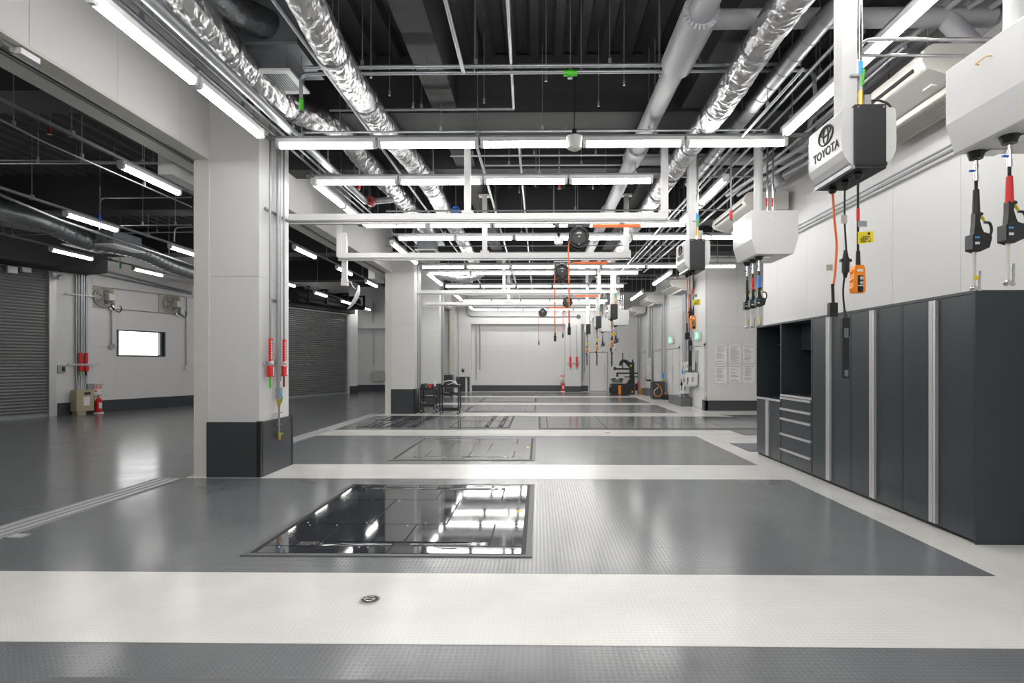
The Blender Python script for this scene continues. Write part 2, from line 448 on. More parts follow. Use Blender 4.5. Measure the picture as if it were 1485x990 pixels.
for i, (ya, yb, zb, w_) in enumerate(((-2.0, -1.4, 4.77, 'behind the camera'), (7.2, 7.9, 4.77, 'nearest the camera, over the near column'), (9.3, 9.75, 4.77, 'just behind the nearest one'), (12.6, 13.2, 4.77, 'over the third bay'), (16.2, 16.9, 4.77, 'over the second column'), (20.4, 21.0, 4.77, 'over the third column'), (25.0, 25.6, 4.77, 'farthest, near the back wall'))):
    beam('ceiling_beam', 'wide black boxed crosswise ceiling beam ' + w_, (-4.3, ya, zb, 8.9, yb, DECK+0.05))
for i, (xa, xb, w_) in enumerate(((-1.38, -1.06, 'left of the middle'), (1.85, 2.15, 'right of the middle'))):
    for (ya, yb, v_) in ((-1.4, 7.2, 'nearest'), (7.9, 9.3, 'second'), (9.75, 12.6, 'third'), (13.2, 16.2, 'fourth'), (16.9, 20.4, 'fifth'), (21.0, 25.0, 'sixth')):
        beam('ceiling_beam', 'black boxed lengthwise ceiling beam %s, %s from the camera' % (w_, v_), (xa, ya, 4.80, xb, yb, DECK+0.05))
for (ya, yb, w_) in ((6.5, 7.1, 'nearest'), (11.6, 12.1, 'second'), (16.2, 16.8, 'third'), (21.5, 22.1, 'farthest')):
    beam('ceiling_beam', 'black crosswise beam of the side hall at left, ' + w_, (-21, ya, 4.75, -5.02, yb, DECK+0.05))

# ================================================================ WALLS made of panels
def wall_x(name, X, side, y0, y1, z0, z1, th, ysplits, zsplits, m=None):
    """wall in a plane of constant X; side = +1 panels face +X, -1 face -X"""
    m = m or M['wall']
    xa, xb = (X-side*th, X-side*0.015)
    w = struct(name, MB().box(xa, y0, z0, xb, y1, z1), M['joint'])
    ys = [y0] + [y for y in ysplits if y0 < y < y1] + [y1]; zs = [z0] + [z for z in zsplits if z0 < z < z1] + [z1]
    g = 0.0025
    for i in range(len(ys)-1):
        for j in range(len(zs)-1):
            MB().box(X-side*0.016, ys[i]+g, zs[j]+g, X, ys[i+1]-g, zs[j+1]-g).build('wall_panel', m, w)
    return w
def wall_y(name, Y, x0, x1, z0, z1, th, xsplits, zsplits, m=None):
    m = m or M['wall']
    w = struct(name, MB().box(x0, Y+0.015, z0, x1, Y+th, z1), M['joint'])
    xs = [x0] + [x for x in xsplits if x0 < x < x1] + [x1]; zs = [z0] + [z for z in zsplits if z0 < z < z1] + [z1]
    g = 0.0025
    for i in range(len(xs)-1):
        for j in range(len(zs)-1):
            MB().box(xs[i]+g, Y, zs[j]+g, xs[i+1]-g, Y+0.016, zs[j+1]-g).build('wall_panel', m, w)
    return w
rng = lambda a, b, s: [a + s*i for i in range(int((b-a)/s)+1)]
# lintel over the sliding door openings (left)
ln = wall_x('wall_left', -4.32, 1, -4.5, 29.0, 4.18, DECK, 0.52, rng(-4.2, 29, 0.98), [5.0])
MB().box(-4.84, -4.5, 4.16, -4.32, 29.0, 4.181).build('lintel_soffit', M['jamb'], ln)
for x in (-4.52, -4.60):
    MB().box(x-0.008, -4.5, 4.145, x+0.008, 29.0, 4.162).build('door_track', M['galv'], ln)
MB().box(-4.545, -4.5, 4.157, -4.575, 29.0, 4.1601).build('track_slot', M['rubber'], ln)
# small sensor under the soffit
t = thing('door_sensor', 'small white sensor box under the left door lintel', 'sensor', at(38, 82, Z=4.12))
MB().box(-0.04, -0.09, -0.02, 0.04, 0.09, 0.03).build('sensor_body', M['white'], t)
MB().box(-0.05, -0.2, -0.03, -0.01, -0.10, 0.03).build('bracket', M['steel'], t)
struct('trim_2', MB().box(-5.05, 7.25, 4.0, -4.86, 8.7, DECK), M['wall'])
struct('trim_3', MB().box(-5.05, 16.3, 4.0, -4.86, 17.3, DECK), M['wall'])
# right wall behind the cabinets, return wall, far right wall
wall_x('wall_right', 4.2, -1, -4.5, 10.37, 0, DECK, 0.3, rng(-3.9, 10.4, 1.05), [4.6])
struct('wall_right_return', MB().box(4.5, 10.07, 0, 9.0, 10.37, DECK), M['wall'])
wall_y('wall_poster', 17.4, 5.3, 9.0, 0, DECK, 0.2, [6.25, 7.9], [2.62, 4.6])
wall_x('wall_far_right', 5.3, -1, 17.6, 29.3, 0, DECK, 0.3, rng(17.6, 29, 1.0), [3.6])
struct('wall_side_right', MB().box(9.0, -5, 0, 9.2, 31, DECK), M['wall'])
# rear of the room, behind the camera
struct('wall_rear', MB().box(-22, -5.2, 0, 9, -5, DECK), M['wall'])
# back wall with the wide shallow recess
YB = 28.7
bw = wall_y('wall_back', YB+0.5, -4.84, 5.3, 0, DECK, 0.25, rng(-8.5, 5, 1.9), [2.4])
def bb(px0, px1, z0, z1, y, d, nm, m):
    a, b = at(px0, 526, Y=y), at(px1, 526, Y=y)
    return struct(nm, MB().box(a.x, y, z0, b.x, y+d, z1), m)
bb(661, 683, 0, 3.52, YB, 0.5, 'trim_4', M['wall'])
bb(661, 868, 3.52, DECK, YB, 0.5, 'trim_5', M['wall'])
bb(820, 842.5, 0, 3.52, YB-0.25, 0.75, 'trim_6', M['wall'])
bb(683, 820, 0.0, 0.32, YB+0.44, 0.05, 'baseboard_back', M['clad'])
bb(819.5, 843, 0.0, 0.30, YB-0.30, 0.1, 'baseboard_pilaster', M['clad'])
bb(843, 853, 0.0, 0.30, YB+0.44, 0.05, 'baseboard_back_right', M['clad'])
bb(661.5, 681, 0.0, 0.78, YB-0.04, 0.03, 'baseboard_back_left', M['clad'])
# far right baseboards and poster wall baseboard
struct('baseboard_poster', MB().box(5.18, 17.34, 0, 9, 17.40, 0.32), M['clad'])
struct('baseboard_far_right', MB().box(5.22, 17.34, 0, 5.3, 17.7, 0.32), M['clad'])
# hall back wall and hall far side
struct('wall_hall_back', MB().box(-10.2, YB+0.5, 0, -4.84, YB+0.7, DECK), M['wall'])
struct('wall_hall_back_header', MB().box(at(519, 526, Y=YB).x, YB, 3.3, -4.84, YB+0.5, DECK), M['wall'])
struct('baseboard_hall_back', MB().box(-9.6, YB+0.42, 0, -4.84, YB+0.5, 0.34), M['clad'])
P0 = at(80, 603, Z=0); P1 = at(507, 570.5, Z=0)
U = (P1 - P0); U.z = 0; U.normalize(); NRM = Vector((U.y, -U.x, 0))      # NRM points into the hall
PL = (P0, NRM)
HM = Matrix.Translation(P0) @ Matrix(((U.x, NRM.x, 0, 0), (U.y, NRM.y, 0, 0), (0, 0, 1, 0), (0, 0, 0, 1)))
def hw(px, py):       # (s, z) on the hall wall for a sight line
    p = at(px, py, plane=PL); d = p - P0
    return d.dot(U), p.z
LW = (P1-P0).length
def hall_struct(name, m):   # returns function adding a box in wall coordinates (s, n, z); n>0 into the hall
    mb = MB()
    def done(parent=None):
        o = mb.build(name, m, parent)
        if parent is None:
            o['kind'] = 'structure'; o.matrix_world = HM
        return o
    return mb, done
s_w0, z_w1 = hw(173, 477.5); s_w1, z_w0 = hw(243, 517)
s_p = hw(134, 560)[0]; s_h = hw(278, 431)[0]
z_head = hw(134, 414)[1]; s_sh = hw(416, 560)[0]
mb, done = hall_struct('wall_hall', M['joint'])
mb.box(-12, -0.30, 0, LW+0.6, -0.26, DECK)
hallw = done()
def hpanel(s0, s1, z0, z1, n0=-0.26, n1=-0.12, nm='wall_panel', m=None):
    g = 0.0012
    return MB().box(s0+g, n0, z0+g, s1-g, n1, z1-g).build(nm, m or M['wall'], hallw)
for a, b in ((s_p, s_w0), (s_w1, s_w1+1.7), (s_w1+1.7, s_sh-0.2)):
    mid = hw(200, 497)[1]
    hpanel(a, b, 0, 2.0); hpanel(a, b, 2.0, z_head)
hpanel(s_w0, s_w1, 0, z_w0); hpanel(s_w0, s_w1, z_w1, z_head)
hpanel(s_p, s_sh-0.2, z_head, DECK, n1=0.0)
hpanel(0.0, s_p, 0, DECK, n1=0.0)
hpanel(s_sh-0.2, s_sh, 0, DECK, n1=0.0)
hpanel(LW-0.03, LW+0.6, 0, DECK, n1=0.0)
hpanel(-12, -5.2, 0, DECK, n1=0.0)
hpanel(-5.2, 0.0, hw(40, 383)[1]-0.1, DECK, n1=0.0)
hpanel(s_sh, LW-0.03, hw(460, 448)[1]-0.1, DECK, n1=0.0)
mb, done = hall_struct('baseboard_hall', M['clad'])
mb.box(0.05, 0.0, 0, s_p, 0.03, 0.36); mb.box(s_p, -0.12, 0, s_sh-0.2, -0.08, 0.36); mb.box(LW, 0.0, 0, LW+0.6, 0.03, 0.36)
done()
# window_1 of the hall
wn, done = hall_struct('window_1', M['clad'])
z0, z1, a, b = z_w0, z_w1, s_w0, s_w1
for q in ((a, z0, b, z0+0.04), (a, z1-0.04, b, z1), (a, z0, a+0.05, z1), (b-0.05, z0, b, z1), (a+(b-a)*0.88, z0, a+(b-a)*0.91, z1)):
    wn.box(q[0], -0.24, q[1], q[2], -0.10, q[3])
wo = done()
MB().box(a+0.04, -0.235, z0+0.03, a+(b-a)*0.89, -0.22, z1-0.03).build('window_pane', M['window'], wo)
MB().box(a+(b-a)*0.89, -0.225, z0+0.03, b-0.04, -0.21, z1-0.03).build('window_pane', M['glass'], wo)
# shutters
def shutter(name, label, s0, s1, ztop, drum):
    t = thing(name, label, 'shutter'); t.matrix_world = HM @ Matrix.Translation((s0, 0, 0))
    w = s1-s0; mb = MB(); z = 0.03; p = 0.085
    prof = []
    while z < ztop:
        prof += [(-0.10, z), (-0.075, z+0.012), (-0.065, z+0.035), (-0.07, z+0.06), (-0.10, z+0.073)]
        z += p
    n = len(prof)
    mb._add([(0, a, b) for a, b in prof]+[(w, a, b) for a, b in prof], [(i, i+1, n+i+1, n+i) for i in range(n-1)])
    o = mb.build('shutter_slat', M['shutter'], t); o['kind'] = 'stuff'
    MB().box(0, -0.12, 0.0, w, -0.05, 0.06).build('bottom_bar', M['galv'], t)
    MB().box(w-0.03, -0.12, 0, w+0.14, 0.02, ztop+0.05).build('guide_rail', M['alu'], t)
    MB().box(-0.14, -0.12, 0, 0.03, 0.02, ztop+0.05).build('guide_rail', M['alu'], t)
    if drum:
        MB().box(-0.3, 0, ztop-0.05, w+0.9, 1.0, ztop+0.75).build('shutter_housing', M['beam'], t)
    else:
        MB().box(-0.2, 0.0, ztop-0.10, w+0.2, 0.30, ztop+0.10).build('shutter_lintel', M['beam'], t)
        MB().cyl((-0.1, 0.4, ztop+0.40), (w+0.15, 0.4, ztop+0.40), 0.30, 20).build('shutter_drum', M['beam'], t)
        MB().cyl((-0.1, 0.75, ztop+0.16), (w+0.15, 0.75, ztop+0.16), 0.10, 14).build('drive_shaft', M['beam'], t)
        for s in (0.3, w*0.36, w*0.72, w+0.1):
            MB().box(s-0.04, 0.0, ztop+0.1, s+0.04, 0.95, ztop+0.18).box(s-0.04, 0.87, ztop+0.1, s+0.04, 0.95, ztop+0.75).box(s-0.04, 0, ztop+0.68, s+0.04, 0.95, ztop+0.75).build('drum_bracket', M['beam'], t)
    return t
shutter('roller_shutter', 'grey roller shutter at the far left edge with black housing above', -5.2, -0.12, hw(60, 388)[1], True)
shutter('roller_shutter', 'wide grey roller shutter seen between the two white columns', s_sh, LW-0.16, hw(505, 452)[1], False)

# ================================================================ COLUMNS
def column(y0, label, group='white panelled columns along the left side'):
    x0, x1, d = -4.32, -3.66, 0.85
    t = thing('column', label, 'column', ((x0+x1)/2, y0+d/2, 0), 0, group)
    w = (x1-x0)/2
    MB().box(-w+0.01, -d/2+0.01, 0, w-0.01, d/2-0.01, DECK).build('column_core', M['joint'], t)
    for (za, zb) in ((0.70, 2.63), (2.635, 5.46)):
        MB().box(-w, -d/2, za, w, d/2, zb).build('column_panel', M['wall'], t)
    MB().box(-w-0.02, -d/2-0.03, 0, w-0.02, d/2+0.02, 0.725).build('base_cladding', M['clad'], t)
    MB().box(w-0.02, -d/2+0.03, 0, w+0.035, d/2+0.03, 0.725).build('base_cladding', M['clad'], t)
    MB().box(w-0.02, -d/2-0.032, 0, w+0.032, -d/2+0.03, 0.735).build('corner_guard', M['black'], t)
    MB().box(w-0.01, d/2+0.02, 0, w+0.04, d/2+0.06, 0.735).build('corner_guard', M['black'], t)
    # door jamb on the opening side
    MB().box(-w-0.20, -d/2-0.01, 0, -w, -d/2+0.12, 4.18).build('door_jamb', M['jamb'], t)
    MB().box(-w-0.205, -d/2+0.02, 0, -w-0.19, -d/2+0.10, 4.18).build('jamb_seal', M['rubber'], t)
    MB().box(-w-0.20, -d/2+0.13, 0, -w, d/2, 4.18).build('jamb_return', M['wall'], t)
    return t
column(7.18, 'large white column nearest the camera, dark cladding at its foot')
column(16.2, 'second white column, left of the two black carts')
column(20.3, 'third white column, partly behind the black carts')
struct('trim_7', MB().box(-4.52, 17.05, 0, -4.32, 20.3, 4.18), M['wall'])
t = thing('sliding_door_edge', 'tall cream door leaf edge just behind the second column', 'door', (-4.2, 17.6, 0))
MB().box(-0.06, -0.25, 0, 0.06, 0.25, 4.1).build('door_leaf', M['jamb'], t)
MB().box(0.06, -0.02, 0.1, 0.07, 0.06, 2.6).build('pull_groove', M['rubber'], t)
t = thing('door_jamb_post', 'cream door jamb post at the far end of the left wall', 'post', (-4.36, 27.9, 0))
MB().box(-0.12, -0.15, 0, 0.12, 0.15, 4.18).build('jamb_face', M['jamb'], t)
struct('wall_left_end', MB().box(-4.84, 28.05, 0, -4.3, 28.95, 4.18), M['wall'])
# ================================================================ TUBE LIGHTS
LZ = 4.20
def light_proto():
    t = thing('tube_light', 'x', 'ceiling light', (0, 0, 0))
    MB().box(-0.60, -0.044, 0.014, 0.60, 0.044, 0.064).build('housing', M['white'], t)
    pr = [(-0.041, 0.014), (-0.043, -0.006), (-0.039, -0.028), (-0.022, -0.046), (0.022, -0.046), (0.039, -0.028), (0.043, -0.006), (0.041, 0.014)]
    MB().prism(pr, 'x', -0.575, 0.575).build('diffuser', M['lamp'], t)
    pe = [(-0.046, 0.063), (-0.046, -0.01), (-0.040, -0.034), (-0.024, -0.05), (0.024, -0.05), (0.040, -0.034), (0.046, -0.01), (0.046, 0.063)]
    for a, b in ((-0.615, -0.575), (0.575, 0.615)):
        MB().prism(pe, 'x', a, b).build('end_cap', M['white'], t)
    return t
LP = light_proto(); first = [True]
def lamp_at(x, y, z, along_y, label, group):
    rz = pi/2 if along_y else 0
    if first[0]:
        first[0] = False; LP.location = (x, y, z); LP.rotation_euler = (0, 0, rz); tag(LP, label, group=group); return
    dup(LP, (x, y, z), label, rz, group)
def strut(p0, p1, label, rods, top=DECK, grp='galvanised support channels of the light rows'):
    p0 = Vector(p0); p1 = Vector(p1); L = (p1-p0).length
    t = thing('light_channel', label, 'channel', (p0+p1)/2, math.atan2(p1.y-p0.y, p1.x-p0.x), grp)
    mb = MB(); mb.box(-L/2, -0.021, 0.036, L/2, 0.021, 0.040); mb.box(-L/2, -0.021, 0, L/2, -0.018, 0.04); mb.box(-L/2, 0.018, 0, L/2, 0.021, 0.04)
    mb.build('channel', M['galv'], t)
    for r in rods:
        x = -L/2 + r*L
        MB().cyl((x, 0, 0.0), (x, 0, top+0.1-p0.z), 0.006, 6).build('hanger_rod', M['galv'], t)
        MB().box(x-0.022, -0.028, -0.01, x+0.022, 0.028, 0.07).build('rod_clamp', M['galv'], t)
PITCH = 1.26
rows = [(6.79, -3.25, 5), (8.18, -3.34, 4), (10.77, -3.42, 5), (11.9, -3.05, 6), (15.45, -3.3, 7), (16.55, -3.3, 5), (19.36, -3.3, 5), (20.87, -3.3, 5), (23.9, -3.3, 5), (24.8, -3.3, 5), (27.8, -3.3, 5)]
for i, (y, x0, n) in enumerate(rows):
    for k in range(n):
        lamp_at(x0+PITCH*(k+0.5), y, LZ, False, 'lit white tube light, %s from the left in the %s crosswise row from the camera' % (ORD[k], ORD[i]), 'tube lights in the crosswise rows')
    strut((x0-0.12, y, LZ+0.062), (x0+PITCH*n+(0.85 if i == 0 else 0.1), y, LZ+0.062), 'galvanised channel above the %s crosswise row of tube lights' % ORD[i], (0.06, 0.36, 0.66, 0.93))
for y in (3.9, 2.55, -0.3, -1.65):
    for k in range(5):
        lamp_at(-3.25+PITCH*(k+0.5), y, LZ, False, 'tube light of the crosswise rows overhead, outside the picture', 'tube lights overhead outside the picture')
sides = [(-3.30, 6.52, 2, 'left'), (2.90, 6.52, 2, 'right'), (-3.36, 10.7, 2, 'left'), (2.74, 10.6, 2, 'right'), (-3.3, 14.85, 2, 'left'), (-3.34, 19.0, 2, 'left'), (3.95, 19.0, 2, 'right'), (-3.3, 23.5, 2, 'left'), (3.95, 23.5, 2, 'right'), (-3.3, 27.5, 1, 'left'), (3.95, 27.4, 1, 'right')]
cnt = {'left': 0, 'right': 0}
for (x, yf, n, s) in sides:
    cnt[s] += 1
    for k in range(n):
        lamp_at(x, yf-PITCH*(k+0.5), LZ, True, 'tube light pointing away from the camera, %s of the %s side run at %s' % ('nearer' if k else ('farther' if n > 1 else 'only one'), ORD[cnt[s]-1], s), 'tube lights in the lengthwise side runs')
    strut((x, yf-PITCH*n-0.1, LZ+0.062), (x, yf+0.1, LZ+0.062), 'galvanised channel above the %s lengthwise light run on the %s' % (ORD[cnt[s]-1], s), (0.12, 0.5, 0.9))
for (x, y) in ((6.8, 12.2), (6.8, 13.6), (6.8, 15.4), (5.6, 13.0)):
    lamp_at(x, y, LZ, True, 'tube light of the passage behind the near right wall', 'tube lights overhead outside the picture')
strut((6.8, 11.4, LZ+0.062), (6.8, 16.2, LZ+0.062), 'channel above the tube lights of the passage behind the near right wall', (0.1, 0.5, 0.9))
strut((5.6, 12.3, LZ+0.062), (5.6, 13.7, LZ+0.062), 'short channel above a tube light of the passage behind the near right wall', (0.2, 0.8))
for x in (-3.3, 2.9):
    for y in (0.3, 1.6):
        lamp_at(x, y, LZ, True, 'tube light of the lengthwise runs overhead, outside the picture', 'tube lights overhead outside the picture')
# side hall rows
hrows = [(-5.66, (8.0, 10.6, 13.3, 16.0, 18.6, 22.0), 'right hand'), (-8.5, (10.4, 13.2, 15.8, 18.5, 21.4, 24.2, 27.1), 'middle'), (-11.5, (13.45, 16.1), 'left hand')]
for (x, ys, w_) in hrows:
    for k, y in enumerate(ys):
        lamp_at(x, y, LZ-0.02, True, 'tube light in the %s row of the side hall, %s from the camera' % (w_, ORD[k]), 'tube lights in the side hall')
    strut((x, 5.0, LZ+0.045), (x, 28, LZ+0.045), 'long galvanised channel over the %s light row of the side hall' % w_, (0.07, 0.18, 0.3, 0.42, 0.55, 0.7, 0.85))
for (x, y) in ((-8.5, 5.2), (-11.5, 10.6), (-8.5, 7.5), (-5.66, 4.0), (-11.5, 7.8), (-5.66, 2.6), (-12, 3.0)):  # unseen lamps added out of view to brighten the hall wall
    lamp_at(x, y, LZ-0.02, True, 'unseen tube light added to brighten the side hall', 'tube lights overhead outside the picture')

# ================================================================ DUCTS
def crinkle(seed, amp, n):
    rnd = random.Random(seed)
    return lambda base: [base*(1+rnd.uniform(-amp, amp)) for _ in range(n)]
def foil_duct(name, label, pts, r, seed, m='foil', bands=1.1, amp=0.028, grp=None, rods=True):
    c = curve_pts(pts, 8); L = [0]
    for i in range(1, len(c)): L.append(L[-1]+(c[i]-c[i-1]).length)
    tot = L[-1]; N = int(tot/0.03); dense = []
    j = 0
    for i in range(N+1):
        d = tot*i/N
        while j < len(L)-2 and L[j+1] < d: j += 1
        f = (d-L[j])/max(1e-6, L[j+1]-L[j]); dense.append(c[j].lerp(c[j+1], f))
    root = Vector(pts[0]); dense = [p-root for p in dense]
    t = thing(name, label, 'duct', root, 0, grp)
    NS = 40
    def w(i):
        out = []
        for k in range(NS):
            a = 2*pi*k/NS; q = Vector((cos(a)*r*1.0, i*0.03, sin(a)*r*1.0))
            n1 = 1-abs(noise.noise(q*11+Vector((seed*7, 0, 0)))*2); n2 = noise.noise(q*26+Vector((0, seed*5, 0)))
            out.append(r*(0.95 + amp*2.6*n1 + amp*1.1*n2 + 0.015*sin(i*0.35)))
        return out
    tb = MB().tube(dense, r, NS, True, rf=w)
    if m == 'foil': tb.sm = [False]*len(tb.sm)
    tb.build('duct_sleeve', M[m], t)
    k = max(1, int(tot/bands))
    for q in range(1, k):
        i = int(N*q/k); d = (dense[i+1]-dense[i-1]).normalized()
        MB().tube([dense[i]-d*0.018, dense[i]+d*0.018], r*1.05, 20).build('duct_band', M['dark_foil'], t)
        if rods and q % 2:
            p = dense[i]; MB().cyl((p.x, p.y, p.z), (p.x, p.y, DECK-root.z), 0.005, 6).build('hanger_rod', M['galv'], t)
    return t
H = 3.02
def V(ratio, y, h=H): return (ratio*h, y, 1.5+h)
foil_duct('foil_duct', 'crinkled foil duct nearest the left wall, with a sagging bend beside the air grille', [at(205, -70, Y=4.2), at(280, 15, Y=4.9), at(345, 90, Y=5.7), at(388, 130, Y=6.2), at(425, 157, Y=6.7), at(480, 179, Y=7.4), at(502, 194, Y=7.8), at(520, 222, Y=8.4), at(550, 254, Y=9.3), at(577, 281, Y=10.3), at(592, 300, Y=11.0), at(616, 328, Y=12.3), at(622, 338, Y=12.8)], 0.165, 1)
foil_duct('foil_duct', 'long straight foil duct left of the middle, from top edge toward the back', [at(418, -45, Y=4.4), at(444, 0, Y=4.7), at(486, 82, Y=5.55), at(528, 145, Y=6.55), at(559, 188, Y=7.4), at(595, 230, Y=8.5), at(628, 276, Y=10.0), at(645, 308, Y=11.4), at(666, 340, Y=13.4), at(681, 368, Y=15.8), at(690, 383, Y=17.6)], 0.160, 2)
foil_duct('foil_duct', 'crinkled foil duct at right, from the top edge down toward the middle', [at(1190, -55, Y=4.0), at(1118, 40, Y=4.85), at(1048, 148, Y=6.2), at(1002, 210, Y=7.5), at(962, 268, Y=9.3), at(915, 335, Y=13.5), at(884, 380, Y=18)], 0.150, 3)
foil_duct('foil_duct', 'distant sagging foil duct end under the lights at middle left', [at(640, 396, Y=17), at(668, 402, Y=17.1), at(690, 398, Y=17.2), at(700, 390, Y=17.4)], 0.17, 5, rods=False)
foil_duct('flexible_duct', 'fat dark flexible duct joining the square plenum box at top left', [at(280, -50, Y=4.6), at(318, -8, Y=5.0), at(350, 18, Y=5.4), at(392, 38, Y=5.85)], 0.155, 4, 'dark_foil', 9, 0.02, rods=False)
# plenum box with grille
def plenum(c, s, label, sk=1.0):
    t = thing('air_diffuser_box', label, 'air grille', c)
    MB().box(-0.32*s, -0.30*s, 0.10*s, 0.36*s, 0.42*s, 0.60*s).build('plenum_box', M['galv_dark'], t)
    MB().box(-0.34*s, -0.33*s, 0.07*s, 0.38*s, 0.44*s, 0.10*s).build('box_flange', M['galv'], t)
    MB().box(-0.22*s, -0.24*s, -0.16*s, 0.22*s, 0.24*s, 0.08*s).build('neck', M['galv_dark'], t)
    f = MB()
    f.box(-0.27*s, -0.27*s, -0.185*s, 0.27*s, -0.20*s, -0.16*s); f.box(-0.27*s, 0.20*s, -0.185*s, 0.27*s, 0.27*s, -0.16*s)
    f.box(-0.27*s, -0.20*s, -0.185*s, -0.20*s, 0.20*s, -0.16*s); f.box(0.20*s, -0.20*s, -0.185*s, 0.27*s, 0.20*s, -0.16*s)
    f.build('grille_frame', M['white'], t)
    g = MB()
    for i in range(14): g.box(-0.19*s+i*0.028*s, -0.20*s, -0.183*s, -0.178*s+i*0.028*s, 0.20*s, -0.165*s)
    o = g.build('grille_vane', M['galv'], t); o['kind'] = 'stuff'
    for x in (-0.3*s, 0.34*s):
        MB().cyl((x, -0.28*s, 0.1*s), (x, -0.28*s, DECK-c[2]), 0.006, 6).build('hanger_rod', M['galv'], t)
plenum(at(402, 97, Y=6.05), 0.95, 'square plenum box with white slatted air grille at upper left')
plenum(at(620, 355, Y=13.4), 0.95, 'distant plenum box with white air grille left of the middle')
plenum(at(676, 402, Y=22), 0.9, 'farthest plenum box with small grille near the back wall')
# grey painted big pipe and cross pipe
t = thing('insulated_pipe', 'long smooth grey pipe right of the middle with thicker sleeves', 'pipe', at(1040, -40, Y=4.75))
o_ = Vector(t.location)
P = [at(1040, -40, Y=4.75), at(1020, 5, Y=5.1), at(985, 62, Y=5.75), at(945, 160, Y=7.3), at(903, 250, Y=9.6), at(880, 300, Y=11.8), at(850, 360, Y=16), at(838, 385, Y=19)]
# straighten: one line in space
A0 = at(1025, 0, Y=4.72); B0 = at(873, 325, Y=12.4)
dr = (B0-A0).normalized()
a, b = A0-dr*0.8-o_, B0+dr*6-o_
MB().cyl(a, b, 0.115, 24).build('pipe_run', M['duct'], t)
for (f0, f1, r) in ((0.15, 1.0, 0.165), (3.2, 3.7, 0.15), (6.6, 7.2, 0.15)):
    MB().cyl(A0-o_+dr*f0, A0-o_+dr*f1, r, 24).build('insulation_sleeve', M['duct'], t)
    c = A0-o_+dr*(f0-0.004); u_, v_ = frame(dr)
    mb = MB()
    for k in range(24):
        an = 2*pi*k/24; q = u_*cos(an)+v_*sin(an)
        mb.cyl(c+q*(r*0.76), c+q*(r*1.0), 0.008, 4)
    o = mb.build('sleeve_collar', M['galv'], t); o['kind'] = 'stuff'
for k, yy in enumerate((5.1, 8.75)):
    pA = at(1020 if k == 0 else 925, 28 if k == 0 else 231, Y=yy); pB = Vector((4.15, yy, pA.z))
    q = thing('cross_pipe', 'thick grey crosswise pipe at the top right corner' if k == 0 else 'thick grey crosswise pipe behind the first light row at right', 'pipe', pA)
    MB().cyl((0, 0, 0), pB-pA, 0.085, 24).build('pipe_run', M['duct'], q)
    MB().cyl(((2.2 if k == 0 else 2.0), 0, 0), ((2.5 if k == 0 else 2.2), -0.1, -0.45), 0.085, 20).build('pipe_branch', M['duct'], q)
# spiral duct
def spiral(name, label, p0, p1, r, m='spiral', pitch=0.5, mid=None):
    p0 = Vector(p0); p1 = Vector(p1)
    t = thing(name, label, 'duct', p0); pts = [p0] + ([Vector(q) for q in mid] if mid else []) + [p1]
    pts = [q-p0 for q in pts]
    c = curve_pts(pts, 10) if mid else pts
    MB().tube(c, r, 18).build('duct_run', M[m], t)
    for i in range(len(pts)-1):
        L = (pts[i+1]-pts[i]).length; d = (pts[i+1]-pts[i]).normalized(); n = int(L/pitch)
        if mid: continue
        for k in range(1, n):
            q = pts[i]+d*(k*pitch); MB().cyl(q-d*0.008, q+d*0.008, r*1.06, 18).build('seam_band', M['galv'], t)
    if mid:
        n = int(len(c)/2)
        for k in range(1, n):
            q = c[k*2]; d = (c[k*2+1]-c[k*2-1]).normalized(); MB().tube([q-d*0.01, q+d*0.01], r*1.06, 18).build('seam_band', M['galv'], t)
    return t
spiral('spiral_duct', 'slim banded steel duct right of the crinkled foil duct', at(1252, -40, Y=4.3), at(1000, 265, Y=9.3), 0.085, pitch=0.28)
spiral('spiral_duct', 'large ribbed steel duct in the side hall, bending under the lights', at(-60, 292, Y=10.9), at(320, 408, Y=17), 0.20, mid=[at(0, 304, Y=11.2), at(60, 320, Y=11.6), at(100, 338, Y=12.1), at(130, 349, Y=12.5), at(185, 360, Y=13.4), at(215, 370, Y=14.0), at(250, 386, Y=15.0)])
c = at(152, 353, Y=12.9)
t = thing('duct_box', 'flat zinc duct box with pale underside in the side hall', 'duct', c)
MB().box(-0.55, -0.45, -0.10, 0.55, 0.45, 0.22).build('box_body', M['galv_dark'], t)
MB().box(-0.60, -0.5, -0.13, 0.60, 0.5, -0.10).build('box_flange', M['white'], t)
MB().box(0.18, -0.5, -0.02, 0.42, -0.45, 0.2).build('control_box', M['galv'], t)

# ================================================================ PIPES AND CONDUITS
def pipe(name, label, pts, r, m='galv', rods=(), cat='pipe', r_b=0.10, grp=None, parts=None):
    pts = [Vector(p) for p in pts]; c = pts[0]
    t = thing(name, label, cat, c, 0, grp); loc = [p-c for p in pts]
    MB().tube(bend(loc, r_b), r, 8).build('pipe_run', M[m], t)
    for f in rods:
        k = min(int(f), len(pts)-2); p = loc[k].lerp(loc[k+1], f-k)
        MB().cyl(p, (p.x, p.y, DECK+0.1-c.z), 0.005, 6).build('hanger_rod', M['galv'], t)
        MB().cb(p+Vector((0, 0, r+0.02)), 0.03, 0.03, 0.06).build('pipe_clamp', M['galv'], t)
    return t
def head(p, colr, label, up=0.25, m2='steel'):
    t = thing('sprinkler', label, 'sprinkler', p)
    MB().cyl((0, 0, 0.02), (0, 0, up), 0.013, 8).cyl((0, 0, up), (0, 0, DECK+0.1-t.location.z), 0.006, 6).build('drop_pipe', M['galv'], t)
    MB().cyl((0, 0, 0.0), (0, 0, 0.12), 0.022, 10).build('fitting', M[colr], t)
    MB().cyl((0, 0, -0.02), (0, 0, 0.0), 0.030, 10, 0.018).build('deflector', M[m2], t)
a_, b_ = at(440, 98, Y=5.85), at(1160, 103, Y=5.85)
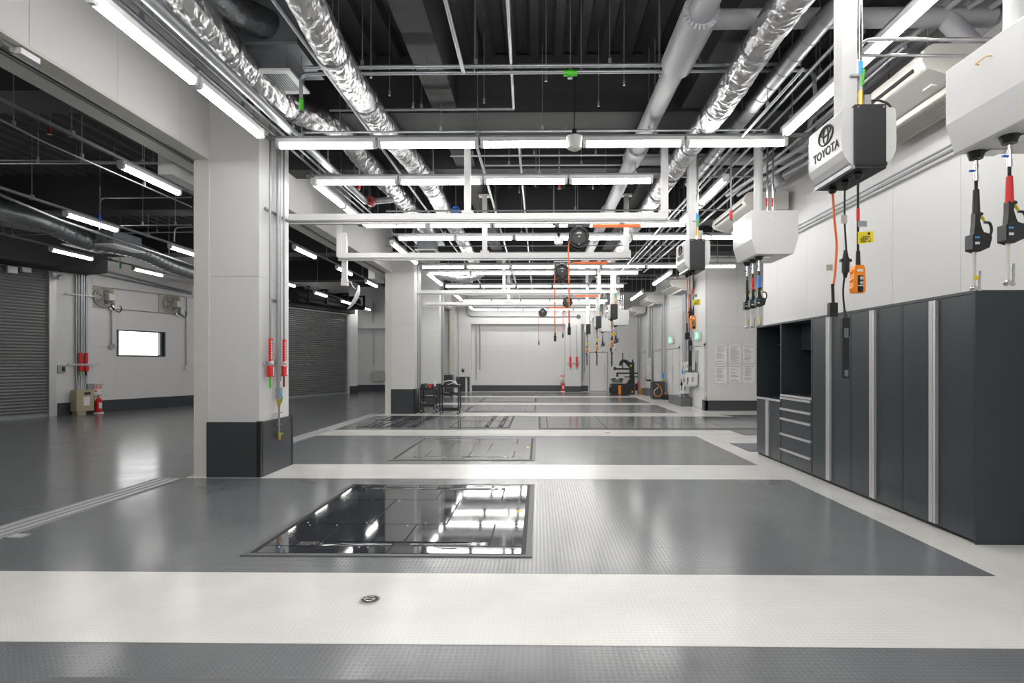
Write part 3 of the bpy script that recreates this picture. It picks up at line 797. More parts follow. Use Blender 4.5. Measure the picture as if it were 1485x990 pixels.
pipe('sprinkler_pipe', 'upper of two long crosswise sprinkler pipes near the top', [a_, Vector((b_.x, b_.y, a_.z))], 0.021, rods=(0.12, 0.35, 0.62, 0.8))
a_, b_ = at(436, 107, Y=5.95), at(1180, 104, Y=5.95)
pipe('sprinkler_pipe', 'lower of the two long crosswise sprinkler pipes, dropping to a green fitting at left', [at(437, 152, Y=5.95), a_, Vector((b_.x, b_.y, a_.z)), at(1183, 150, Y=5.95)], 0.021, rods=(1.25, 1.55, 1.7, 1.9))
head(at(437, 160, Y=5.95), 'green', 'sprinkler head with green fitting in front of the sagging duct', 0.1)
head(at(827, 111, Y=5.95), 'green', 'sprinkler head with green fitting under the top middle pipe', 0.06)
MBX = thing('pipe_tee', 'green pipe tee on the lower sprinkler pipe, top middle', 'fitting', at(827, 106, Y=5.95))
MB().cyl((-0.075, 0, 0), (0.075, 0, 0), 0.03, 12).build('tee_body', M['green'], MBX)
p1 = at(745, 158, Y=6.9)
pipe('sprinkler_pipe', 'thin pipe running from the top edge to the crosswise run left of the middle', [at(735, -20, Y=4.6), p1, Vector((at(478, 158, Y=6.9).x, 6.9, p1.z))], 0.017, rods=(0.4, 1.5, 1.9), r_b=0.03)
pipe('sprinkler_pipe', 'oblique pipe from the top edge joining the sprinkler main', [at(642, -15, Y=4.75), at(672, 104, Y=5.9)], 0.022)
for (px0, px1, py, Y, lab) in ((440, 1110, 192, 7.0, 'thin crosswise pipe just above the first light row'), (653, 1060, 226, 8.6, 'thin crosswise pipe between the first and second light rows'), (700, 1180, 240, 9.0, 'thin crosswise pipe above the second light row'),
                             (520, 1100, 213, 7.6, 'thin crosswise pipe tucked behind the first light row'), (560, 1090, 306, 10.2, 'thin crosswise pipe above the white rail'), (640, 1100, 258, 8.9, 'thin crosswise pipe level with the second light row'), (600, 1180, 340, 12.8, 'thin crosswise pipe behind the third light row'), (560, 1100, 357, 14, 'thin crosswise pipe above the second white rail'),
                             (640, 1080, 375, 17, 'thin far crosswise pipe over the hose reels'), (640, 1000, 405, 20, 'thin farthest crosswise pipe')):
    a = at(px0, py, Y=Y); b = at(px1, py, Y=Y)
    pipe('conduit', lab, [a, Vector((b.x, Y, a.z))], 0.016, rods=(0.08, 0.3, 0.52, 0.75, 0.95))
# lengthwise runs (constant side offset), named by where they hang
def run(ratio, h, y0, y1, r, label, m='galv', rods=5, name='conduit'):
    x = ratio*h
    return pipe(name, label, [(x, y0, 1.5+h), (x, y1, 1.5+h)], r, m, rods=[(i+0.5)/rods for i in range(rods)])
run(-1.07, 2.85, 3.9, 9.7, 0.055, 'galvanised pipe along the left wall above the light run', name='water_pipe')
run(-1.12, 2.95, 3.9, 16, 0.018, 'thin conduit close to the left wall', rods=8)
run(-1.16, 2.95, 3.9, 12, 0.018, 'second thin conduit close to the left wall')
t = thing('pipe_coupling', 'dark red pipe coupling at the end of the left galvanised pipe', 'fitting', at(538, 292, Y=9.75))
MB().cyl((-0.0, -0.06, 0), (0.0, 0.06, 0), 0.085, 14).build('coupling_ring', M['dark_red'], t)
MB().cyl((0.05, 0.05, 0.02), (0.3, 0.3, 0.12), 0.055, 12).build('elbow_stub', M['galv'], t)
t = thing('pipe_coupling', 'rust red pipe clamp beside the foil duct at top left', 'fitting', at(372, 147, Y=6.3))
MB().tube([(-0.1, -0.03, 0.03), (-0.04, 0, -0.02), (0.05, 0.02, -0.03), (0.1, 0.03, 0.0)], 0.025, 8).build('clamp_band', M['dark_red'], t)
run(-0.73, 3.1, 4.6, 24, 0.022, 'thin lengthwise pipe between the two foil ducts at left', rods=9)
run(-0.285, 3.05, 7.55, 26, 0.022, 'lengthwise pipe left of the ceiling middle, starting behind the first light row', rods=7)
run(-0.09, 3.05, 7.55, 26, 0.018, 'lengthwise pipe near the ceiling middle, starting behind the first light row', rods=7)
for i, (rt, h, r) in enumerate(((0.93, 3.05, 0.022), (0.98, 3.1, 0.022), (1.05, 3.0, 0.018), (1.10, 3.1, 0.018), (0.90, 2.75, 0.016), (1.16, 2.95, 0.022))):
    run(rt, h, 5.2, 18, r, 'lengthwise conduit at the right, %s of the bundle above the white hose boxes' % ORD[i], rods=8)
for i, (rt, h) in enumerate(((1.16, 3.2), (1.22, 3.2), (1.28, 3.2))):
    x = rt*h
    pipe('conduit', 'bent grey conduit stepping down at top right, %s of three' % ORD[i], [(x, 4.6, 1.5+h), (x-0.15, 7.3+i*0.15, 1.5+h), (x-0.15, 7.3+i*0.15, 1.2+h), (x-0.45, 9.6, 1.2+h)], 0.03, 'duct')
# wall trunking on the right above the air units
pipe('conduit', 'galvanised conduit along the right wall below the near air unit', [(4.12, 3.4, 3.62), (4.12, 10.2, 3.62)], 0.02)
pipe('conduit', 'second galvanised conduit along the right wall', [(4.13, 3.4, 3.68), (4.13, 10.2, 3.68)], 0.014)
# conduits feeding the lubrication cabinet, top right
pipe('conduit', 'bent bright conduit from the white post to the right edge', [at(1247, 105, Y=4.05), at(1247, 57, Y=4.05), at(1440, 57, Y=4.05)], 0.013, 'steel', r_b=0.09)
pipe('conduit', 'straight bright conduit below the bent one at top right', [at(1247, 80, Y=4.1), at(1410, 81, Y=4.1)], 0.012, 'steel')
# vertical rods: single threaded rods hanging from the deck
# side hall pipes
def hp(pts, r, label, m='galv', rods=()):
    return pipe('conduit', label, pts, r, m, rods=rods)
z_ = at(0, 237, Y=8.0).z
hp([at(-20, 237, Y=8.2), at(232, 237, Y=8.2)], 0.014, 'thin crosswise pipe high in the side hall at left', rods=(0.3, 0.55, 0.9))
hp([at(0, 173, X=-5.95), at(62, 205, X=-5.95), at(278, 300, X=-5.95)], 0.013, 'thin pipe beside the nearest side hall light', rods=(0.3, 1.2, 1.6))
hp([at(0, 282, X=-8.9), at(85, 318, X=-8.9), at(278, 384, X=-8.9)], 0.03, 'pale pipe running under the middle light row of the side hall')
hp([at(-10, 340, Y=13.4), at(20, 340, Y=13.4), at(280, 336, Y=13.4)], 0.02, 'crosswise pipe above the left hand light row of the side hall', rods=(0.5, 1.4, 1.8))
hp([at(145, 333, Y=10.5), at(145, 287, Y=10.5), at(278, 286, Y=10.5)], 0.013, 'thin pipe dropping to a blue tipped head in the side hall')
hp([at(160, 327, Y=11.0), at(278, 326, Y=11.0)], 0.012, 'thin crosswise pipe right of the dropped head in the side hall', rods=(0.4, 0.8))
hp([at(253, 350, Y=11.5), at(253, 330, Y=11.5), at(279, 329, Y=11.5)], 0.013, 'short dropped pipe close to the door jamb')
hp([at(0, 232, Y=10), at(278, 236, Y=10)], 0.02, 'far crosswise pipe of the side hall', rods=(0.2, 0.4, 0.6, 0.8))
for (px, py, Y, c_, l_) in ((145, 320, 10.5, 'blue', 'blue tipped sprinkler head in front of the middle side hall light'), (254, 276, 8.9, 'blue', 'blue collared sprinkler head at the end of the nearest side hall light'), (72, 193, 8.2, 'dark_red', 'dark red collared sprinkler head in the side hall'), (174, 388, 14.5, 'green', 'green sprinkler head over the hall window'), (245, 386, 15.0, 'green', 'green sprinkler head beside the hall duct'),
                        (521, 273, 8.9, 'red', 'red sprinkler head below the second light row at left'), (811, 272, 8.9, 'red', 'red sprinkler head below the second light row in the middle'), (501, 385, 15, 'green', 'small green sprinkler head by the middle opening'),
                        (650, 400, 17.5, 'green', 'small green sprinkler head left of the hose reels'), (795, 398, 17.5, 'green', 'small green sprinkler head behind the second hose reel'), (803, 325, 10.2, 'red', 'red sprinkler head beside the nearest hose reel'),
                        (1060, 318, 7.9, 'red', 'red collared sprinkler head in front of the second air unit'), (575, 325, 10.6, 'red', 'red sprinkler head among the third light row')):
    head(at(px, py, Y=Y), c_, l_, max(0.2, 4.9-at(px, py, Y=Y).z) if Y < 12 else 0.5)
t = thing('blue_valve_wheel', 'small round blue valve wheel in front of the foil duct', 'valve', at(661, 304, Y=11))
MB().torus((0, 0, 0), (0, 1, 0), 0.065, 0.015, 20, 6).build('wheel_rim', M['blue'], t)
MB().box(-0.06, -0.008, -0.008, 0.06, 0.008, 0.008).box(-0.008, -0.008, -0.06, 0.008, 0.008, 0.06).build('wheel_spoke', M['blue'], t)
MB().cyl((0, 0, 0.06), (0, 0, 0.9), 0.01, 8).build('valve_pipe', M['galv'], t)
for i, (px, py, Y, l_) in enumerate(((833, 207, 6.72, 'round white sensor under the middle of the first light row'), (810, 349, 11.8, 'round white sensor left of the nearest hose reel'), (818, 455, 24, 'tiny white sensor near the back wall'))):
    t = thing('ceiling_sensor', l_, 'sensor', at(px, py, Y=Y))
    MB().cyl((0, 0, -0.07), (0, 0, 0.07), 0.085, 20, 0.10).build('sensor_body', M['white'], t)
    MB().cyl((0, 0, -0.085), (0, 0, -0.07), 0.06, 20).build('sensor_lens', M['cream'], t)
    MB().cyl((0, 0, 0.07), (0, 0, 0.16), 0.03, 10).cyl((0, 0, 0.1), (0, 0, DECK-t.location.z), 0.008, 6).build('mounting_stem', M['black'], t)
# pale free threaded rods
rl = [(491, 5.9), (538, 6.0), (565, 6.4), (599, 6.7), (688, 5.9), (702, 6.6), (702, 9.5), (792, 6.1), (868, 6.7), (905, 6.2), (957, 6.0), (1078, 6.3), (1130, 6.4), (641, 9.8), (731, 9.6), (753, 10.1), (776, 9.7), (860, 9.9), (940, 10.3), (1035, 9.8), (1090, 9.6)]
for i, (px, Y) in enumerate(rl):
    a = at(px, 526, Y=Y)
    t = thing('threaded_rod', 'thin threaded rod hanging from the black deck among the pipes', 'rod', (a.x, Y, 4.62), 0, 'thin threaded rods hanging from the deck')
    MB().cyl((0, 0, 0), (0, 0, DECK+0.1-4.62), 0.006, 6).build('rod_shaft', M['galv'], t)
    MB().cyl((0, 0, -0.01), (0, 0, 0.05), 0.014, 8).build('rod_nut', M['galv'], t)

# ================================================================ WHITE RAIL FRAMES
def rail(y, xa, xb, posts, label, extra=None, z=3.55):
    t = thing('hanging_rail', label, 'rail', ((xa+xb)/2, y, z), 0, 'white crosswise utility rails')
    c = (xa+xb)/2
    MB().box(xa-c, -0.05, 0.02, xb-c, 0.05, 0.11).build('rail_beam', M['white'], t)
    MB().box(xa-c, -0.03, -0.03, xb-c, 0.03, 0.018).build('rail_track', M['alu'], t)
    MB().box(xa-c, -0.032, -0.012, xb-c, -0.029, 0.003).build('track_slot', M['rubber'], t)
    MB().box(xb-c-0.01, -0.052, 0.0, xb-c+0.005, 0.052, 0.115).build('end_plate', M['white'], t)
    for px in posts:
        MB().box(px-c-0.045, -0.045, 0.15, px-c+0.045, 0.045, 4.79-z).build('rail_post', M['white'], t)
        MB().box(px-c-0.08, -0.06, 0.11, px-c+0.08, 0.06, 0.15).build('post_foot', M['white'], t)
        MB().box(px-c-0.11, -0.08, 4.77-z, px-c+0.11, 0.08, 4.80-z).build('post_head', M['white'], t)
    return t
rail(8.0, -3.62, 1.86, (-1.03, 1.82), 'white crosswise utility rail nearest the camera, fixed to the near column')
rail(10.85, -3.95, 1.80, (-1.06, 1.72), 'white crosswise utility rail, second from the camera')
rail(16.4, -3.62, 1.86, (-1.03, 1.80), 'white crosswise utility rail, third from the camera, at the second column')
rail(19.6, -4.0, 1.80, (-1.06, 1.72), 'white crosswise utility rail, farthest one')
t = thing('hanging_post', 'white hanging post at the left end of the second rail', 'post', at(500, 413, Y=11.0))
zt = t.location.z
MB().box(-0.05, -0.04, 0.0, 0.05, 0.04, 4.1-zt).build('post_tube', M['white'], t)
MB().box(-0.06, -0.05, -0.02, 0.06, 0.05, 0.12).build('post_end', M['white'], t)
MB().box(-0.15, -0.05, 0.56, -0.05, 0.04, 4.25-zt).build('post_tube', M['white'], t)
pa = at(500, 410, Y=10.7)-t.location
MB().tube(curve_pts([(0.05, 0, 0.05), (0.12, 0, 0.06), (0.16, 0, -0.03), (0.22, 0, -0.08)], 5), 0.012, 6).build('loose_cable', M['white'], t)
t = thing('curved_panel', 'thin curved white panel hanging tilted beside the second rail end', 'panel', at(512, 430, Y=10.6))
mb = MB(); n = 14; vs = []
for i in range(n+1):
    f = i/n; z = -0.24+0.46*f; x = -0.10+0.21*f + 0.05*sin(pi*f); w = 0.008+0.05*sin(pi*f)**0.8
    for yy in (-0.08, 0.08):
        vs += [(x-0.006, yy*sin(pi*(0.1+0.8*f)), z), (x+0.006+w*0.35, yy*sin(pi*(0.1+0.8*f)), z)]
fs = []
for i in range(n):
    o = i*4
    fs += [(o, o+1, o+5, o+4), (o+2, o+6, o+7, o+3), (o, o+4, o+6, o+2), (o+1, o+3, o+7, o+5)]
fs += [(0, 2, 3, 1), (n*4, n*4+1, n*4+3, n*4+2)]
mb._add(vs, fs, True); mb.build('panel_shell', M['white'], t)
# ================================================================ HOSE REELS ON THE RAILS
def reel(loc, drop, label, ribbon=(0.2, 0.9)):
    t = thing('hose_reel', label, 'hose reel', loc, 0, 'black reels with orange drop hoses')
    MB().cyl((0, -0.10, 0), (0, -0.06, 0), 0.15, 28).cyl((0, 0.06, 0), (0, 0.10, 0), 0.15, 28).build('reel_disc', M['black'], t)
    MB().cyl((0, -0.06, 0), (0, 0.06, 0), 0.11, 24).build('reel_drum', M['rubber'], t)
    s = MB()
    for k in range(6):
        a = pi/2+k*pi/3
        s.box(0, 0, 0, 0, 0, 0) if False else s.cyl((cos(a)*0.13, -0.115, sin(a)*0.13), (cos(a+pi/3)*0.13, -0.115, sin(a+pi/3)*0.13), 0.014, 6)
    s.build('reel_guard', M['satin_black'], t)
    MB().prism([(-0.045, 0.045), (0.045, 0.045), (0.03, 0.062), (0, 0.070), (-0.03, 0.062)], 'y', -0.108, -0.104).build('reel_emblem', M['galv'], t)
    MB().cyl((0, -0.125, 0), (0, -0.10, 0), 0.014, 12).build('reel_hub', M['galv'], t)
    MB().box(-0.03, -0.118, -0.125, 0.03, -0.104, -0.105).build('maker_label', M['cream'], t)
    MB().box(-0.16, -0.09, 0.185, 0.17, 0.09, 0.205).box(-0.04, -0.04, 0.13, 0.04, 0.04, 0.19).build('hanger_bracket', M['galv'], t)
    MB().box(ribbon[0], -0.012, 0.155, ribbon[1], 0.012, 0.205).build('flat_cable', M['hose'], t)
    x = -0.145
    MB().tube(curve_pts([(x+0.04, -0.03, -0.02), (x, -0.03, -0.13), (x+0.004, -0.03, -drop*0.5), (x+0.008, -0.03, -drop)], 6), 0.010, 8).build('drop_hose', M['hose'], t)
    MB().cyl((x+0.008, -0.03, -drop+0.01), (x+0.008, -0.03, -drop-0.05), 0.014, 10).cyl((x+0.008, -0.03, -drop-0.05), (x+0.008, -0.03, -drop-0.16), 0.024, 12).build('hose_coupler', M['rubber'], t)
    return t
R1 = reel(at(839, 345.5, Y=8.0), 1.24, 'black hose reel nearest the camera with orange ribbon cable above')
reel(at(815, 394.5, Y=10.85), 1.20, 'second black hose reel with orange drop hose, below and left of the nearest one')
reel(at(823, 438, Y=16.4), 0.90, 'third black hose reel, small, directly below the nearest one in view')
reel(at(787, 453.5, Y=19.6), 0.98, 'farthest small black hose reel, in front of the back wall')

# ================================================================ WHITE CORD REEL BOXES ON POSTS
def cord_box(y0, label, plabel, logo=True, full=True):
    t = thing('cord_reel_box', label, 'cord reel box', (2.24, y0+0.245, 2.81), 0, 'white and black cord reel boxes on posts')
    D = 0.245
    MB().box(-0.105, -D, 0.0, 0.105, D, 0.435).build('black_housing', M['satin_black'], t, bevel=0.004)
    MB().box(-0.108, -D-0.004, 0.02, 0.108, -D+0.002, 0.045).build('lower_flange', M['black'], t)
    def cover(sg):
        pr = [(0.10, 0.42), (0.165, 0.42), (0.18, 0.405), (0.185, 0.20), (0.180, 0.13), (0.16, 0.08), (0.13, 0.045), (0.10, 0.03)]
        mb = MB(); mb.prism([(sg*a, b) for a, b in pr], 'y', -D+0.02, D-0.01)
        mb.build('side_cover', M['gloss_white'], t, bevel=0.008)
    cover(-1); cover(1)
    MB().box(-0.135, -D, 0.0, -0.105, D, 0.028).build('lower_strip', M['galv'], t)
    sc = MB()
    for x in (-0.085, 0.085):
        for z in (0.415,): sc.cyl((x, -D-0.004, z), (x, -D, z), 0.007, 8)
    sc.build('housing_screw', M['steel'], t)
    if logo:
        x = -0.1868
        e = MB(); cz, cy = 0.315, -0.02
        def ell(cy_, cz_, ry, rz, r=0.0045):
            pts = [(x, cy_+ry*cos(2*pi*k/32), cz_+rz*sin(2*pi*k/32)) for k in range(33)]
            e.tube(pts, r, 6, caps=False)
        ell(cy, cz, 0.096, 0.066, 0.006); ell(cy, cz+0.0, 0.034, 0.060); ell(cy, cz+0.026, 0.066, 0.028)
        e.build('oval_emblem', M['ink'], t)
        text_mesh('logo_lettering', 'TOYOTA', 0.085, M['ink'], t,
                  Matrix.Translation((x, -0.02, 0.195)) @ Matrix(((0, 0, -1, 0), (-1, 0, 0, 0), (0, 1, 0, 0), (0, 0, 0, 1))))
    # post, thing of its own
    p = thing('box_post', plabel, 'post', (2.235, y0+0.30, 3.23), 0, 'white square posts carrying the cord boxes')
    zt = (DECK-3.23-0.02) if y0 < 12 else 4.76-3.23
    MB().box(-0.055, -0.055, 0, 0.055, 0.055, zt).build('post_tube', M['white'], p)
    MB().box(-0.10, -0.10, zt-0.02, 0.10, 0.10, zt+0.01).build('post_head', M['white'], p)
    MB().cyl((0.075, -0.06, 0.26), (0.075, -0.06, zt), 0.014, 8).build('post_conduit', M['steel'], p)
    MB().cyl((0.075, -0.06, 0.33), (0.075, -0.06, 0.43), 0.018, 10).build('blue_tape', M['light_blue'], p)
    MB().cyl((0.075, -0.06, 0.22), (0.075, -0.06, 0.33), 0.016, 10).build('valve_body', M['galv'], p)
    MB().cyl((0.075, -0.075, 0.25), (0.085, -0.085, 0.36), 0.010, 8).build('valve_lever', M['green'], p)
    MB().cyl((0.075, -0.06, 0.10), (0.075, -0.06, 0.22), 0.017, 8).build('brass_fitting', M['brass'], p)
    MB().tube(curve_pts([(0.075, -0.06, 0.11), (0.085, -0.07, 0.05), (0.12, -0.08, 0.015), (0.19, -0.1, -0.0)], 5), 0.010, 8).build('air_hose', M['hose'], p)
    MB().box(0.10, -0.07, 0.07, 0.145, -0.02, 0.19).build('junction_box', M['galv'], p)
    MB().tube(curve_pts([(0.14, -0.06, 0.15), (0.20, -0.08, 0.14), (0.26, -0.1, 0.09), (0.27, -0.1, -0.02)], 5), 0.008, 8).build('power_cable', M['rubber'], p)
    MB().box(0.0, -0.075, 0.32, 0.08, -0.055, 0.335).build('pipe_clamp', M['galv'], p)
    return t
def grommet(mb, x, y): mb.ball((x, y, -0.02), 0.03, 1, 1, 0.9, 12, 8)
def tags(t, x, y, z, kind):
    pass
def cords(y0, which, gname):
    """three cords hanging under one cord box; each cord with what hangs on it is a thing of its own"""
    ZB = 2.81
    out = []
    # orange outlet cord
    t = thing('outlet_cord', 'orange cord with black socket hanging under the %s' % which, 'cord', (2.20, y0+0.41, ZB), 0, gname+' orange outlet cords')
    g = MB(); grommet(g, 0, 0); g.build('cord_gland', M['black'], t)
    MB().tube(curve_pts([(0, 0, -0.03), (0.015, 0, -0.25), (0.03, 0, -0.42), (0.02, 0, -0.62), (0.0, 0, -0.78)], 6), 0.0085, 8).build('cord_run', M['hose'], t)
    MB().cyl((0, 0, -0.72), (0.005, 0, -0.86), 0.011, 10).build('cord_boot', M['rubber'], t)
    MB().box(-0.030, -0.024, -0.965, 0.030, 0.024, -0.86).build('cord_socket', M['black'], t, bevel=0.005)
    MB().box(-0.045, -0.003, -0.62, 0.0, 0.003, -0.575).build('paper_tag', M['cream_dark'], t)
    # scanner cord
    t = thing('tester_cord', 'black cord with inline plug and long black handheld lamp under the %s' % which, 'cord', (2.20, y0+0.245, ZB), 0, gname+' handheld lamp cords')
    g = MB(); grommet(g, 0, 0); g.build('cord_gland', M['black'], t)
    MB().tube(curve_pts([(0, 0, -0.03), (0, 0, -0.3), (0.012, 0, -0.55), (0.0, 0, -0.68), (-0.012, 0, -0.80), (0, 0, -0.95)], 6), 0.0065, 8).build('cord_run', M['rubber'], t)
    MB().cyl((0.006, 0, -0.50), (0.006, 0, -0.56), 0.012, 10, 0.022).box(-0.032, -0.012, -0.585, 0.045, 0.012, -0.565).cyl((0.006, 0, -0.56), (0.006, 0, -0.66), 0.026, 12).cyl((0.004, 0, -0.66), (0.002, 0, -0.70), 0.02, 10, 0.01).build('inline_plug', M['black'], t)
    MB().box(-0.03, -0.003, -0.31, 0.012, -0.010, -0.25).build('paper_tag', M['cream_dark'], t)
    MB().cyl((0, 0, -0.93), (0, 0, -0.99), 0.008, 10, 0.022).box(-0.026, -0.018, -1.12, 0.030, 0.018, -0.985).box(-0.022, -0.014, -1.42, 0.026, 0.014, -1.12).build('lamp_handle', M['black'], t, bevel=0.006)
    MB().box(-0.014, -0.020, -1.13, 0.016, -0.018, -1.06).box(-0.01, -0.017, -1.405, 0.016, -0.0145, -1.36).build('lamp_window', M['galv_dark'], t)
    # pendant
    t = thing('pendant_control', 'orange push button pendant control on black cable under the %s' % which, 'control', (2.20, y0+0.08, ZB), 0, gname+' orange pendant controls')
    g = MB(); grommet(g, 0, 0); g.build('cable_gland', M['black'], t)
    MB().cyl((0, 0, -0.03), (0, 0, -0.60), 0.008, 8).build('cable_run', M['rubber'], t)
    MB().cyl((0, 0, -0.25), (0, 0, -0.33), 0.011, 8).build('red_sleeve', M['red'], t)
    MB().box(-0.006, -0.010, -0.375, 0.055, -0.007, -0.335).build('paper_tag', M['grey_ink'], t)
    yt = MB(); n = 6
    vs = []
    for i in range(n+1):
        f = i/n; vs += [(-0.008+0.105*f, -0.012+0.006*sin(f*4), -0.41+0.004*f), (-0.008+0.105*f, -0.012+0.006*sin(f*4), -0.495+0.012*f)]
    yt._add(vs, [(2*i, 2*i+1, 2*i+3, 2*i+2) for i in range(n)])
    o = yt.build('yellow_tag', M['yellow'], t); sd = o.modifiers.new('thick', 'SOLIDIFY'); sd.thickness = 0.001
    mk = MB()
    mk.box(0.06, -0.0085, -0.43, 0.09, -0.0075, -0.415)
    for r_, zz in enumerate((-0.445, -0.46, -0.475)):
        for q in range(6):
            if (q+r_) % 5: mk.box(0.012+q*0.013, -0.0095-0.004*0, zz-0.004, 0.021+q*0.013, -0.0070, zz+0.004)
    o2 = mk.build('tag_print', M['ink'], o); o2['kind'] = 'stuff'; o2.location.y = -0.004
    MB().cyl((0, 0, -0.54), (0, 0, -0.64), 0.013, 10, 0.016).build('cable_boot', M['rubber'], t)
    b_ = MB(); b_.prism([(-0.03, -0.64), (0.022, -0.64), (0.034, -0.67), (0.038, -0.80), (0.030, -0.83), (-0.040, -0.83), (-0.046, -0.80), (-0.040, -0.67)], 'y', -0.028, 0.028)
    for z in (-0.685, -0.745, -0.80):
        b_.prism([(-0.04, z+0.018), (-0.056, z), (-0.04, z-0.018)], 'y', -0.012, 0.012); 
    b_.build('pendant_case', M['orange'], t, bevel=0.003)
    MB().box(-0.018, -0.031, -0.825, 0.018, -0.028, -0.712).build('button_plate', M['black'], t)
    for z in (-0.732, -0.764):
        MB().cyl((0, -0.042, z), (0, -0.030, z), 0.012, 12).build('push_button', M['steel'], t)
    MB().box(-0.016, -0.034, -0.785, 0.016, -0.030, -0.778).build('button_label', M['paper'], t)
    MB().cyl((0, -0.042, -0.803), (0, -0.030, -0.803), 0.014, 12).build('push_button', M['rubber'], t)
    MB().box(-0.02, -0.0295, -0.685, 0.018, -0.0275, -0.670).build('maker_label', M['paper'], t)
boxes = [(3.75, 'nearest cord box'), (7.80, 'second cord box'), (16.38, 'third cord box'), (20.6, 'fourth cord box'), (24.85, 'farthest cord box')]
desc = ['large white cord reel box with black front and oval emblem, nearest the camera', 'second white cord reel box with black front, left of the big white cabinet', 'third cord reel box, small and high in the distance', 'fourth cord reel box, left of the third in the distance', 'farthest cord reel box, left of the fourth']
post = ['white square post carrying the nearest cord reel box, up to the top edge', 'white post carrying the second cord reel box', 'distant white post of the third cord box', 'distant white post of the fourth cord box', 'distant white post of the farthest cord box']
for (y0, w_), l1, l2 in zip(boxes, desc, post):
    cord_box(y0, l1, l2); cords(y0, w_, 'hanging')

# ================================================================ WHITE LUBRICATION CABINETS WITH GUNS
def lube_box(y0, label, plabel):
    W, L, Hh = 0.62, 0.70, 0.58
    t = thing('lubrication_cabinet', label, 'cabinet', (3.16, y0+L/2, 2.96), 0, 'angular white lubrication reel cabinets')
    pr = [(-0.31, 0.58), (-0.31, 0.20), (-0.25, 0.0), (0.25, 0.0), (0.31, 0.20), (0.31, 0.58)]
    MB().prism(pr, 'y', -0.35, 0.35).build('cabinet_shell', M['gloss_white'], t, bevel=0.006)
    MB().box(-0.24, -0.34, -0.004, 0.24, 0.34, 0.0).build('bottom_plate', M['white'], t)
    MB().tube(bend([(-0.311, -0.04, 0.47), (-0.34, -0.04, 0.47), (-0.34, 0.06, 0.47), (-0.311, 0.06, 0.47)], 0.02), 0.004, 6).build('grab_handle', M['brass'], t)
    sc = MB()
    for z in (0.08, 0.25, 0.4, 0.52):
        for x in (-0.28, 0.0): sc.cyl((x, -0.354, z), (x, -0.35, z), 0.005, 6)
    sc.build('cover_screw', M['galv'], t)['kind'] = 'stuff'
    p = thing('cabinet_post', plabel, 'post', (3.12, y0+0.46, 3.54), 0, 'white posts carrying the lubrication cabinets')
    zt = 4.76-3.54 if 7 < y0 < 8 else DECK-3.56
    MB().cyl((0, 0, 0), (0, 0, zt), 0.06, 16).build('post_tube', M['white'], p)
    MB().box(-0.14, -0.10, zt-0.04, 0.14, 0.10, zt).build('post_head', M['galv'], p)
    for i, (x, m_) in enumerate(((0.11, 'red'), (0.19, 'red'))):
        MB().cyl((x, -0.05, 0), (x, -0.05, zt), 0.014, 8).build('oil_pipe', M['steel'], p)
        MB().cyl((x, -0.05, 0.10), (x, -0.05, 0.22), 0.022, 10).build('pipe_union', M['steel'], p)
        MB().box(x-0.03, -0.07, 0.16, x-0.01, -0.06, 0.28).build('valve_lever', M[m_], p)
